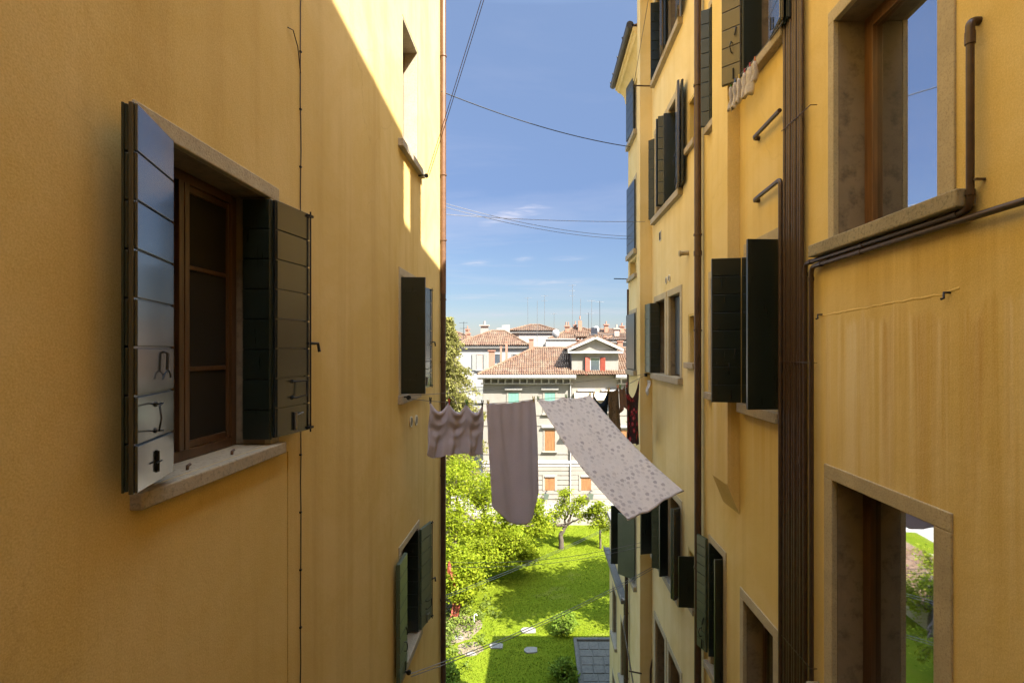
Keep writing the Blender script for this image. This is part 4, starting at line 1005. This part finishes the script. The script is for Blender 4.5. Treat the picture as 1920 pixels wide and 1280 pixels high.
# aerials and dishes on the roofs
for (px, yt, yb, Y, bars, lab) in ((869, 603, 640, 50, 2, 'short aerial with two crossbars beside the top of the conifer'), (990, 557, 622, 56, 1, 'thin aerial over the left half of the tower house roof'), (1007, 564, 640, 52, 0, 'bare white pole in front of the tower house roof'),
        (1021, 553, 618, 58, 2, 'leaning lattice aerial over the right half of the tower house roof'), (1039, 586, 625, 57, 1, 'small T shaped aerial right of the tower house roof'), (1073, 533, 622, 54, 3, 'tallest aerial with three crossbars above the terrace house'),
        (1088, 560, 622, 55, 0, 'plain thin mast directly above the big brick chimney'), (1104, 586, 640, 50, 1, 'mast with a bent top to the right of the big brick chimney'), (1109, 562, 630, 54, 1, 'faint aerial behind the bent topped mast'), (1125, 564, 638, 51, 1, 'dark aerial above the right slope of the dormer gable')):
    x = (px-1011)/960*Y; z0 = -(yb-657)/960*Y - .8; z1 = -(yt-657)/960*Y; T = thing('aerial', lab, 'aerial', (x, Y, z0), 'aerials on the far roofs')
    m = MB(); m.tube([(x, Y, z0), (x + .03*(px % 3 - 1), Y, z1)], .022, 6); m.build('mast', M['iron'] if px in (869, 1125, 1104) else M['steel'], T)
    for k in range(bars):
        zz = z1 - .12 - k*.55 - (1.2 if px == 869 else 0)*0; m = MB(); m.tube([(x - .42 + .06*k, Y, zz), (x + .42 - .1*k, Y, zz + .03)], .016, 6)
        for q in (-.3, -.1, .12, .3): m.tube([(x + q, Y - .15, zz + .01), (x + q, Y + .15, zz + .01)], .011, 4)
        m.build('crossbar', M['iron'] if px == 869 else M['steel'], T)
for (px, py, Y, r, lab) in ((1042, 625, 50, .42, 'large white satellite dish right of the tower house'), (1118, 618, 50, .36, 'tilted satellite dish seen from its back near the dark laundry')):
    x = (px-1011)/960*Y; z = -(py-657)/960*Y; T = thing('satellite_dish', lab, 'dish', (x, Y, z - .8), 'dishes on the far roofs'); m = MB()
    rings = []
    for i in range(6):
        rr = r*i/5; rings.append([(x + rr*math.cos(a)*.85, Y + .35*rr*rr/r - .1*math.cos(a)*rr, z + rr*math.sin(a)) for a in np.linspace(0, 2*PI, 16, endpoint=False)])
    vs = [q for R in rings for q in R]; m.add(vs, [(i*16+j, i*16+(j+1) % 16, (i+1)*16+(j+1) % 16, (i+1)*16+j) for i in range(5) for j in range(16)], 0, True); m.build('reflector', M['white'], T)
    m = MB(); m.tube([(x, Y + .1, z), (x, Y + .2, z - 1.2)], .03, 6); m.tube([(x, Y, z - r*.9), (x - .1, Y - r*.9, z - .1)], .015, 5); m.build('arm', M['steel'], T)
m = MB()
for k, (a, b) in enumerate(((-.3, .0), (.02, .3))):
    m.add([(5.3 + a, 49.4, 2.2), (5.3 + b, 49.4, 2.22), (5.32 + b, 49.45, 1.25), (5.28 + a, 49.45, 1.3)], [(0, 1, 2, 3)])
o = m.build('laundry', plain('dark_laundry', (.02, .022, .03), .9)); so = o.modifiers.new('thick', 'SOLIDIFY'); so.thickness = .03; tag(o, 'dark laundry hanging on the far roof terrace', 'laundry')
# ================================================================== CLOTHESLINES
def line(name, label, pts, r=.0045, group='clotheslines across the alley', second=None, mat=None):
    T = thing(name, label, 'clothesline' if name == 'clothesline' else 'cable', pts[0], group)
    m = MB(); m.tube(pts, r, 6); m.build('strand', mat or M['wire'], T)
    if second: m = MB(); m.tube(second, r, 6); m.build('strand', mat or M['wire'], T)
    return T
def off(pts, d): return [Vector(p) + Vector(d) for p in pts]
ZL = [(0, -.60), (.06, -.65), (.12, -.69), (.235, -.748), (.33, -.758), (.43, -.752), (.56, -.765), (.69, -.755), (.80, -.70), (.90, -.63), (1, -.49)]
def zl(t):
    return float(np.interp(t, [a for a, _ in ZL], [b for _, b in ZL]))
def LP(t): return Vector((-1.62 + 3.64*t, 6.38 + 3.52*t, zl(t)))
DIR = Vector((3.64, 3.52, 0)).normalized(); NRM = Vector((DIR.y, -DIR.x, 0))     # towards the camera's right
line('clothesline', 'laundry line carrying the mauve sheet and the heart sheet across the alley', [LP(t) for t in np.linspace(0, 1, 60)], .004,
     second=sag((-1.62, 6.38, -.56), (2.02, 9.90, -.46), .03))
l1 = sag((-1.62, 7.42, 2.55), (1.84, 2.0, 8.35), .1)
line('clothesline', 'steep twin line rising from the sunlit upper sill to the right eaves', l1, .0045, second=off(l1, (.02, .03, .0)), mat=M['cable'])
line('cable', 'dark sagging cable crossing the blue sky between the two houses', sag((-1.72, 9.0, 4.55), (2.06, 11.62, 4.62), .12), .009, mat=M['iron'], group='cables across the alley')
l2 = sag((-1.7, 9.1, 2.62), (2.15, 11.9, 2.65), .12)
line('clothesline', 'thin twin wires crossing the sky to the far wing just above the single wire', l2, .0045, second=off(l2, (0, .02, -.06)))
line('clothesline', 'single thin wire crossing the sky to the pier of the pale house', sag((-1.7, 9.1, 2.42), (2.02, 9.78, 2.46), .04), .0045)
l3 = sag((-1.62, 6.42, -4.05), (2.1, 9.45, -3.98), .10)
line('clothesline', 'long empty twin line from the lower left window to the lower right shutters', l3, .0055, second=off(l3, (.01, 0, -.035)), mat=M['steel'])
l4 = sag((-1.7, 9.1, -3.75), (2.05, 9.75, -3.62), .15)
line('clothesline', 'faint slack twin line over the lawn below the hanging sheets', l4, .004, second=off(l4, (0, .03, -.09)))
l5 = sag((-1.7, 9.1, -4.36), (1.75, 12.45, -4.25), .05)
line('clothesline', 'pale line in front of the big tree running to the far wing shutter', l5, .005, second=off(l5, (0, .02, -.05)), mat=M['steel'])
l6 = [Vector((1.8, 9.75, 5.05)), Vector((1.75, 7.2, 6.9)), Vector((1.70, 5.8, 7.9))]
line('clothesline', 'thin line rising from the bracket on the pier beside the gutter', sag((1.8, 9.75, 5.05), (1.9, 6.9, 7.3), .03), .005)

# ------------------------------------------------------------------ laundry
def clothmat(name, base, alt=None, scale=260, trans=.25):
    m = NT(name); p = m.coord('World')
    c = m.mix(m.ramp(m.noise(p, scale, 2, .6), .35, .65), mul(base, .85), mul(base, 1.12)); c = m.mix(m.math('MULTIPLY', m.ramp(m.noise(p, 3, 4), .4, .7), .25), c, mul(base, .8))
    m.color(c); m.rough(.95); m.bs.inputs['Specular IOR Level'].default_value = .1; m.bump(m.noise(p, scale, 2), .15, .003)
    return m, c
def finish(m, c, trans):
    m.color(c); tr = m.new('ShaderNodeBsdfTranslucent'); m.link(c, tr.inputs['Color']) if hasattr(c, 'node') else None
    mx = m.new('ShaderNodeMixShader'); mx.inputs[0].default_value = trans
    m.link(m.bs.outputs[0], mx.inputs[1]); m.link(tr.outputs[0], mx.inputs[2]); m.link(mx.outputs[0], m.out.inputs[0]); return m.mat
def heartmat():
    m, c = clothmat('heart_sheet_fabric', (.80, .73, .70))
    uv = m.new('ShaderNodeTexCoord').outputs['UV']; sp = m.new('ShaderNodeSeparateXYZ'); m.link(uv, sp.inputs[0]); x, y = sp.outputs[0], sp.outputs[1]
    total = None
    for (nx, ny, ox, oy, sz, dark) in ((10, 17, 0, 0, .27, .9), (10, 17, .52, .48, .22, .6), (20, 17, .3, .1, .2, .6)):
        fy = m.math('MULTIPLY_ADD', y, ny, oy); row = m.math('FLOOR', fy)
        fx = m.math('ADD', m.math('MULTIPLY_ADD', x, nx, ox), m.math('MULTIPLY', row, .37))
        cx = m.math('SUBTRACT', m.math('FRACT', fx), .5); cy = m.math('SUBTRACT', m.math('FRACT', fy), .5)
        cell = m.new('ShaderNodeCombineXYZ'); m.link(m.math('FLOOR', fx), cell.inputs[0]); m.link(row, cell.inputs[1])
        wn = m.new('ShaderNodeTexWhiteNoise', noise_dimensions='2D'); m.link(cell.outputs[0], wn.inputs['Vector'])
        ws = m.new('ShaderNodeSeparateColor'); m.link(wn.outputs['Color'], ws.inputs[0])
        hx = m.math('DIVIDE', m.math('ADD', cx, m.math('MULTIPLY_ADD', ws.outputs[0], .3, -.15)), sz)
        hy = m.math('DIVIDE', m.math('ADD', cy, m.math('MULTIPLY_ADD', ws.outputs[1], .3, -.15)), sz*(1 if nx != 20 else .6))
        hy = m.math('MULTIPLY', hy, 1.1)
        x2 = m.math('MULTIPLY', hx, hx); y2 = m.math('MULTIPLY', hy, hy); q = m.math('SUBTRACT', m.math('ADD', x2, y2), .62)
        f = m.math('SUBTRACT', m.math('MULTIPLY', m.math('MULTIPLY', q, q), q), m.math('MULTIPLY', x2, m.math('MULTIPLY', y2, hy)))
        inside = m.ramp(f, 0., .06, 1., 0.); inside = m.math('MULTIPLY', inside, m.math('MULTIPLY', m.math('POWER', ws.outputs[2], 1.4), dark))
        total = inside if total is None else m.math('MAXIMUM', total, inside)
    c2 = m.mix(total, c, (.44, .38, .38)); return finish(m, c2, .35)
def floralmat():
    m, c = clothmat('floral_dress_fabric', (.060, .035, .040)); p = m.coord('UV', (1, 1, 1))
    def vor(scale, lo, hi, feat='F1'):
        v = m.new('ShaderNodeTexVoronoi', feature=feat); v.inputs['Scale'].default_value = scale; m.link(p, v.inputs['Vector']); return m.ramp(v.outputs['Distance'], lo, hi, 1, 0)
    c = m.mix(vor(9, .30, .44), c, (.42, .03, .055)); c = m.mix(vor(9, .16, .22), c, (.55, .22, .22)); c = m.mix(vor(9, .10, .14), c, (.22, .015, .03))
    c = m.mix(m.math('MULTIPLY', vor(26, .12, .24), .6), c, (.22, .22, .14)); return finish(m, c, .1)
def leopardmat():
    m, c = clothmat('taupe_spotted_fabric', (.23, .165, .105)); p = m.coord('World')
    c = m.mix(m.math('MULTIPLY', m.ramp(m.noise(p, 45, 3, .6), .52, .6), .75), c, (.07, .05, .035)); return finish(m, c, .15)
def cl_plain(name, base, tr=.32):
    m, c = clothmat(name, base); return finish(m, c, tr)

def cloth(name, label, cat, fn, nu, nv, mat, group=None, hem=None):
    vs = [fn(i/nu, j/nv) for j in range(nv+1) for i in range(nu+1)]
    fs = [(j*(nu+1)+i, j*(nu+1)+i+1, (j+1)*(nu+1)+i+1, (j+1)*(nu+1)+i) for j in range(nv) for i in range(nu)]
    me = bpy.data.meshes.new(name); me.from_pydata([tuple(v) for v in vs], [], fs); me.materials.append(mat)
    uvl = me.uv_layers.new(name='UVMap'); d = [0.0]*(len(me.loops)*2)
    for k, lp in enumerate(me.loops):
        j, i = divmod(lp.vertex_index, nu+1); d[2*k] = i/nu; d[2*k+1] = 1 - j/nv
    uvl.data.foreach_set('uv', d); me.polygons.foreach_set('use_smooth', [True]*len(fs)); me.update()
    o = bpy.data.objects.new(name, me); C.objects.link(o); s = o.modifiers.new('thickness', 'SOLIDIFY'); s.thickness = .004; s.offset = 0
    tag(o, label, cat, group)
    if hem:
        q = MB(); q.tube([fn(i/nu, 1) for i in range(nu+1)], hem, 8); q.build('hem', mat, o)
    return o
mauve = (.52, .465, .51)
# three-scalloped mauve cloth
def f1(u, v):
    t = .058 + .172*u; p = LP(t); k = u*3 - math.floor(min(u*3, 2.999)); s = math.sin(PI*k)
    drop = .13*s**.9*(1 - .8*v)
    fold = .032*math.sin(2*PI*u*3 + .6)*(v**.6)*(1 - .2*v) + .012*math.sin(2*PI*u*7 + 2*v)*v + .03*s*(1-v)**2*math.sin(9*v) + .012*math.sin(17*u + 9*v)
    q = p - Vector((0, 0, drop + .68*v + .02*math.sin(u*9)*v)) + NRM*(fold + .02*math.sin(26*v)*s*(1-v)) + DIR*(-.07*v*(1-u) - .02*v*u + .03*(k-.5)*v*-1)
    return q
cloth('mauve_cloth', 'small mauve cloth pegged in three hanging scallops next to the left house', 'cloth', f1, 72, 36, cl_plain('mauve_cotton', mauve), hem=.005)
# plain mauve sheet with curved lower edge
def f2(u, v):
    t = .240 + .186*u; p = LP(t); e = abs(u - .52)/.52; L = float(np.interp(u, (0, .12, .3, .5, .66, .82, .92, 1), (1.44, 1.56, 1.71, 1.80, 1.82, 1.73, 1.58, 1.42)))
    fold = .035*math.sin(2*PI*u*1.3 + 1.2)*v + .016*math.sin(2*PI*(u*2.2 - .35*v) + .5)*v**.5 + .010*math.sin(2*PI*(u*5 + .5*v))*math.exp(-3*v) + .003*math.sin(31*v + 5*u)*math.exp(-12*(u-.04)**2) + .014*math.sin(2*PI*u*4 + 2*v)*v*(1-v) + .05*v*v*math.sin(PI*u) + .012*math.exp(-((u - .2 - .25*v)/.05)**2)*(1-v) - .012*math.exp(-((u - .93 + .06*v)/.04)**2)*v
    return p - Vector((0, 0, L*v + .012*math.sin(PI*u)*(1-v))) + NRM*(fold + .06*v) + DIR*(.035*v + .012*math.sin(5*v)*(u-.5))
cloth('mauve_sheet', 'long plain mauve sheet with rounded lower edge hanging in the middle of the line', 'sheet', f2, 60, 80, cl_plain('mauve_sheet_fabric', mul(mauve, 1.15)))
# heart sheet blown towards the right
def f3(u, v):
    p = LP(.436 + .25*u); D = Vector((1.09, -1.80, -1.27 + .10*u))
    sagz = .13*math.sin(PI*v)*(1 - .3*u); bil = .02*math.sin(2*PI*u*1.1 + 2.4*v)*v + .009*math.sin(2*PI*(u*2.6 - .4*v) + 1)*(.6 + .4*v) + .003*math.sin(2*PI*(u*5 + 1.2*v))*v*v + .018*math.sin(PI*u)*v**3
    return p + D*v + Vector((0, 0, -sagz + bil - .035*abs(math.sin(2*PI*u))*(1-v)**4))
cloth('heart_sheet', 'pale mauve sheet printed with hearts blown out towards the right house', 'sheet', f3, 60, 80, heartmat(), hem=.014)
def f4(u, v):
    t = .700 + .085*u; p = LP(t); s = math.sin(PI*u); return p - Vector((0, 0, .20*s**1.2*(1-v) + (.52 - .18*abs(u-.5))*v)) + NRM*(.03*math.sin(9*u + 2*v)*v + .03*s*math.sin(8*v))
cloth('navy_top', 'dark navy top hanging directly behind the heart sheet', 'clothing', f4, 30, 24, cl_plain('navy_fabric', (.022, .035, .055)))
def f5(u, v):
    t = .782 + .060*u; p = LP(t); return p - Vector((0, 0, .04*math.sin(PI*u)*(1-v) + (.78 + .10*u)*v)) + NRM*(.035*math.sin(11*u + 1.5*v)*v) + DIR*(.10*v*u)
cloth('spotted_skirt', 'taupe spotted skirt hanging between the navy top and the pinkish blouse', 'clothing', f5, 30, 30, leopardmat())
def f6(u, v):
    t = .846 + .036*u; p = LP(t); return p - Vector((0, 0, .06*math.sin(PI*u)*(1-v) + (.44 + .06*math.sin(7*u))*v)) + NRM*(.03*math.sin(13*u + 1.5*v)*v) + DIR*(.05*v*(u - .2))
cloth('pink_blouse', 'small pinkish brown blouse beside the floral dress', 'clothing', f6, 24, 24, cl_plain('pink_brown_fabric', (.30, .185, .13)))
def f7(u, v):
    t = .888 + .084*u; p = LP(t); e = abs(u-.5)*2; neck = .30*(1 - e**1.6)*max(0, 1 - v*1.25)
    top = zl(t); bot = -1.78 - .03*math.sin(9*u)
    z = (top - neck)*(1-v) + bot*v; q = Vector((p.x, p.y, z))
    return q + NRM*(.04*math.sin(10*u + 2*v)*min(1, v*2)) + DIR*((u-.5)*.04*v)
cloth('floral_dress', 'dark dress with red flowers hanging by its straps next to the right house', 'dress', f7, 36, 48, floralmat())
def f8(u, v):
    return Vector((2.04 + .05*u, 9.72 - .04*u, -.56 - .30*v*(1 - .3*abs(u-.4)) )) + Vector((.02*math.sin(6*v), .02*math.sin(5*u + 3*v), 0))
cloth('white_cloth', 'small white cloth hanging at the pulley of the pale house', 'cloth', f8, 10, 14, cl_plain('white_cotton', (.62, .61, .60)))

# pegs
PC = {'dark': (.03, .03, .03), 'green': (.10, .28, .05), 'yellow': (.60, .42, .04), 'red': (.42, .05, .04), 'orange': (.6, .18, .03)}
PM = {k: plain('peg_plastic_' + k, v, .4) for k, v in PC.items()}
def peg(t, col, lab):
    p = LP(t); m = MB()
    for s in (-1, 1):
        m.add([tuple(p + DIR*(-.007) + NRM*(s*.004) + Vector((0, 0, -.035))), tuple(p + DIR*.007 + NRM*(s*.004) + Vector((0, 0, -.035))), tuple(p + DIR*.009 + NRM*(s*.016) + Vector((0, 0, .05))), tuple(p + DIR*(-.005) + NRM*(s*.016) + Vector((0, 0, .05))),
               tuple(p + DIR*(-.007) + NRM*(s*.010) + Vector((0, 0, -.035))), tuple(p + DIR*.007 + NRM*(s*.010) + Vector((0, 0, -.035))), tuple(p + DIR*.009 + NRM*(s*.022) + Vector((0, 0, .05))), tuple(p + DIR*(-.005) + NRM*(s*.022) + Vector((0, 0, .05)))],
              [(0, 1, 2, 3), (4, 7, 6, 5), (0, 4, 5, 1), (1, 5, 6, 2), (2, 6, 7, 3), (3, 7, 4, 0)])
    m.tube([p + NRM*(-.012) + Vector((0, 0, .006)), p + NRM*.012 + Vector((0, 0, .006))], .006, 6)
    tag(m.build('clothes_peg', PM[col]), lab, 'peg', 'pegs on the laundry line')
for t, c, lab in ((.060, 'dark', 'dark peg holding the left corner of the scalloped cloth'), (.116, 'red', 'red peg between the first and second scallop'), (.173, 'green', 'green peg between the second and third scallop'), (.226, 'dark', 'dark peg at the right corner of the scalloped cloth'),
                  (.246, 'yellow', 'yellow peg at the left corner of the plain mauve sheet'), (.421, 'yellow', 'yellow peg at the right corner of the plain mauve sheet'), (.440, 'green', 'green peg at the left corner of the heart sheet'), (.565, 'green', 'green peg halfway along the top of the heart sheet'),
                  (.684, 'green', 'green peg at the right corner of the heart sheet'), (.704, 'dark', 'dark peg holding the navy top'), (.785, 'yellow', 'yellow peg holding the spotted skirt'), (.838, 'orange', 'orange peg at the right end of the spotted skirt'), (.852, 'green', 'green peg holding the pinkish blouse'), (.892, 'red', 'red peg holding the left strap of the floral dress')):
    peg(t, c, lab)

# ------------------------------------------------------------------ socks under the upper right window
SA, SB = Vector((2.06, 5.50, 2.86)), Vector((2.075, 4.36, 2.80))
line('clothesline', 'short line with little socks under the upper shuttered window', sag(SA, SB, .03), .004, group='short window lines')
sm = NT('knitted_sock'); pp = sm.coord('World'); vv = sm.new('ShaderNodeTexVoronoi'); vv.inputs['Scale'].default_value = 90; sm.link(pp, vv.inputs['Vector'])
sm.color(sm.mix(sm.ramp(vv.outputs['Distance'], .15, .3, .7, 0), sm.mix(sm.ramp(sm.noise(pp, 14, 3), .4, .6), (.56, .51, .45), (.40, .37, .34)), (.22, .13, .12))); sm.rough(.95)
labs = ['leftmost little sock of the row, hanging lowest', 'little sock second from the left, with a blue peg', 'longer speckled sock third from the left', 'dark speckled sock in the middle of the row', 'pale wide sock just left of the red peg', 'little sock nearest the window, under the red peg']
pk = [PM['green'], plain('peg_blue', (.08, .16, .45), .4), PM['yellow'], PM['red'], PM['red'], PM['orange']]
for i, t in enumerate((.0, .10, .19, .31, .42, .52)):
    p = SA.lerp(SB, t) - Vector((0, 0, .03 + .115*t*(1-t))); m = MB(); L = (.26, .27, .25, .25, .27, .20)[i]; r = (.029, .033, .036, .031, .039, .030)[i]
    rng = random.Random(i)
    segs = [(0, 0, .55), (-.03, 0, .8), (-.09, .004*rng.uniform(-1, 1), 1.0), (-L*.55, .008, .92), (-L*.78, .0, 1.12), (-L*.93, -.008, 1.05), (-L, -.014, .9)]
    vs = []; n = 14; tw = rng.uniform(-.5, .5)
    for dz, dx, k in segs:
        for j in range(n):
            a = 2*PI*j/n; fl = 1 + .22*math.sin(3*a + dz*30 + i)*min(1, -dz*8); ex, ey = math.cos(a)*r*k*fl, math.sin(a)*r*.42*k*fl
            vs.append((p.x + dx + ex*math.cos(tw) - ey*math.sin(tw), p.y + ex*math.sin(tw) + ey*math.cos(tw), p.z + dz + .012*math.sin(2*a + i)*(1 if dz < -L*.9 else 0)))
    m.add(vs, [(q*n+j, q*n+(j+1) % n, (q+1)*n+(j+1) % n, (q+1)*n+j) for q in range(len(segs)-1) for j in range(n)] + [tuple(range(n)), tuple(range(6*n+n-1, 6*n-1, -1))], 0, True)
    tag(m.build('sock', sm.mat), labs[i], 'sock', 'socks on the short window line')
    m = MB(); m.obox((p.x, p.y), (1, 0), (0, 1), -.006, .006, -.005, .005, p.z - .02, p.z + .045)
    tag(m.build('clothes_peg', pk[i]), ['peg on the leftmost little sock', 'blue peg on the second little sock', 'yellow peg on the longer speckled sock', 'red peg on the dark speckled sock', 'red peg on the pale wide sock', 'orange peg on the sock nearest the window'][i], 'peg', 'pegs on the short window line')

# ================================================================== LIGHT, SKY, CAMERA
w = bpy.data.worlds.new('World'); bpy.context.scene.world = w; w.use_nodes = True
t = w.node_tree; t.nodes.clear(); out = t.nodes.new('ShaderNodeOutputWorld'); bg = t.nodes.new('ShaderNodeBackground'); t.links.new(bg.outputs[0], out.inputs[0])
sky = t.nodes.new('ShaderNodeTexSky'); sky.sky_type = 'NISHITA'; sky.sun_disc = False
sky.sun_elevation = math.asin(SUN.z); sky.sun_rotation = math.atan2(SUN.x, SUN.y)
sky.air_density = 1.0; sky.dust_density = .6; sky.ozone_density = 3.0; sky.altitude = 0
bg.inputs['Strength'].default_value = .15
# thin cloud streaks on a flat layer high up
tc = t.nodes.new('ShaderNodeTexCoord'); sp = t.nodes.new('ShaderNodeSeparateXYZ'); t.links.new(tc.outputs['Generated'], sp.inputs[0])
def wm(op, a, b=None, clamp=False):
    n = t.nodes.new('ShaderNodeMath'); n.operation = op; n.use_clamp = clamp
    for i, v in enumerate((a, b)):
        if v is None: continue
        if hasattr(v, 'node'): t.links.new(v, n.inputs[i])
        else: n.inputs[i].default_value = v
    return n.outputs[0]
zz = wm('ADD', wm('MAXIMUM', sp.outputs[2], 0), .09); cx = wm('DIVIDE', sp.outputs[0], zz); cy = wm('DIVIDE', sp.outputs[1], zz)
cb = t.nodes.new('ShaderNodeCombineXYZ'); t.links.new(wm('MULTIPLY', cx, .55), cb.inputs[0]); t.links.new(wm('MULTIPLY', cy, 1.5), cb.inputs[1])
def wnoise(scale, detail, loc):
    mp = t.nodes.new('ShaderNodeMapping'); mp.inputs['Location'].default_value = loc; t.links.new(cb.outputs[0], mp.inputs[0])
    n = t.nodes.new('ShaderNodeTexNoise'); n.inputs['Scale'].default_value = scale; n.inputs['Detail'].default_value = detail; n.inputs['Roughness'].default_value = .62; n.inputs['Distortion'].default_value = .5
    t.links.new(mp.outputs[0], n.inputs['Vector']); return n.outputs['Fac']
def wramp(f, lo, hi, a, b):
    n = t.nodes.new('ShaderNodeMapRange'); n.clamp = True; t.links.new(f, n.inputs[0]); n.inputs[1].default_value = lo; n.inputs[2].default_value = hi; n.inputs[3].default_value = a; n.inputs[4].default_value = b; return n.outputs[0]
cf = wm('MULTIPLY', wramp(wnoise(.55, 7, (3.3, 1.2, 0)), .50, .80, 0, .7), wramp(sp.outputs[2], .02, .40, 1.0, .12))
ay = wm('MAXIMUM', sp.outputs[1], .05); du = wm('DIVIDE', sp.outputs[0], ay); dv = wm('DIVIDE', sp.outputs[2], ay)
nz = wnoise(9, 6, (0, 5, 0)); nz2 = wnoise(3.5, 6, (2, 0, 0))
for (u0, v0, ru, rv, slope, k) in ((-.046, .266, .060, .013, .22, .8), (-.126, .169, .022, .0045, .05, .75), (-.030, .178, .014, .0045, .05, .6), (.06, .180, .03, .004, .03, .3), (.02, .133, .09, .006, .02, .45), (-.12, .105, .09, .005, .05, .4), (.09, .075, .12, .006, .02, .5), (-.09, .07, .11, .006, .03, .45)):
    a_ = wm('SUBTRACT', du, u0); b_ = wm('SUBTRACT', wm('SUBTRACT', dv, v0), wm('MULTIPLY', a_, slope)); b_ = wm('ADD', b_, wm('MULTIPLY', wm('SUBTRACT', nz2, .5), rv*1.6))
    q_ = wm('ADD', wm('POWER', wm('ABSOLUTE', wm('DIVIDE', a_, ru)), 2), wm('POWER', wm('ABSOLUTE', wm('DIVIDE', b_, rv)), 2))
    g_ = wm('MULTIPLY', wm('MULTIPLY', wm('POWER', 2.718, wm('MULTIPLY', q_, -1)), wramp(nz, .36, .62, .15, 1)), wramp(sp.outputs[1], 0, .1, 0, k))
    cf = wm('MAXIMUM', cf, g_)
mx = t.nodes.new('ShaderNodeMix'); mx.data_type = 'RGBA'; t.links.new(cf, mx.inputs[0]); t.links.new(sky.outputs[0], mx.inputs[6]); mx.inputs[7].default_value = (6.2, 6.4, 6.8, 1)
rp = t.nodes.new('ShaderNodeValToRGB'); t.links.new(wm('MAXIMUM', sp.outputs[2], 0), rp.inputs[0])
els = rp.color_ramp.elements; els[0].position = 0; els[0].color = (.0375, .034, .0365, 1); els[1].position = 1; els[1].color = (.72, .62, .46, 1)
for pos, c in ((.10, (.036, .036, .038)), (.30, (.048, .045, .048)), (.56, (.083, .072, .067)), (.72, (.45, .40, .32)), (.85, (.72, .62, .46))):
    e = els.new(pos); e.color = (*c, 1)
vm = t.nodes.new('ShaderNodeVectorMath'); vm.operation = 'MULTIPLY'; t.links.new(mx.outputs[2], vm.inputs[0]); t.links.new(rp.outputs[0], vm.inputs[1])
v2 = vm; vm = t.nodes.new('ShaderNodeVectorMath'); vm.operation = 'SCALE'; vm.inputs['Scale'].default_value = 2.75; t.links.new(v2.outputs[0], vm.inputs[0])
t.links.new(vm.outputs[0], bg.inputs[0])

sl = bpy.data.lights.new('sun', 'SUN'); sl.energy = 3.0; sl.angle = math.radians(.53); sl.color = (1, .97, .925)
so = bpy.data.objects.new('sun', sl); C.objects.link(so); so.rotation_euler = (-SUN).to_track_quat('-Z', 'Y').to_euler(); so.location = (30, -30, 40)

cam = bpy.data.cameras.new('camera'); co = bpy.data.objects.new('camera', cam); C.objects.link(co)
cam.lens = 18; cam.sensor_width = 36; cam.sensor_fit = 'HORIZONTAL'
cam.shift_x = -51/1920; cam.shift_y = 17/1920
cam.clip_start = .05; cam.clip_end = 3000
co.location = (0, 0, 0); co.rotation_euler = (PI/2, 0, 0)
S = bpy.context.scene; S.camera = co
S.view_settings.view_transform = 'Standard'; S.view_settings.look = 'None'; S.view_settings.exposure = 3.06; S.view_settings.gamma = 1
S.render.engine = 'CYCLES'; S.cycles.use_denoising = True; S.cycles.max_bounces = 8; S.cycles.diffuse_bounces = 5; S.cycles.glossy_bounces = 4
S.cycles.sample_clamp_indirect = 6
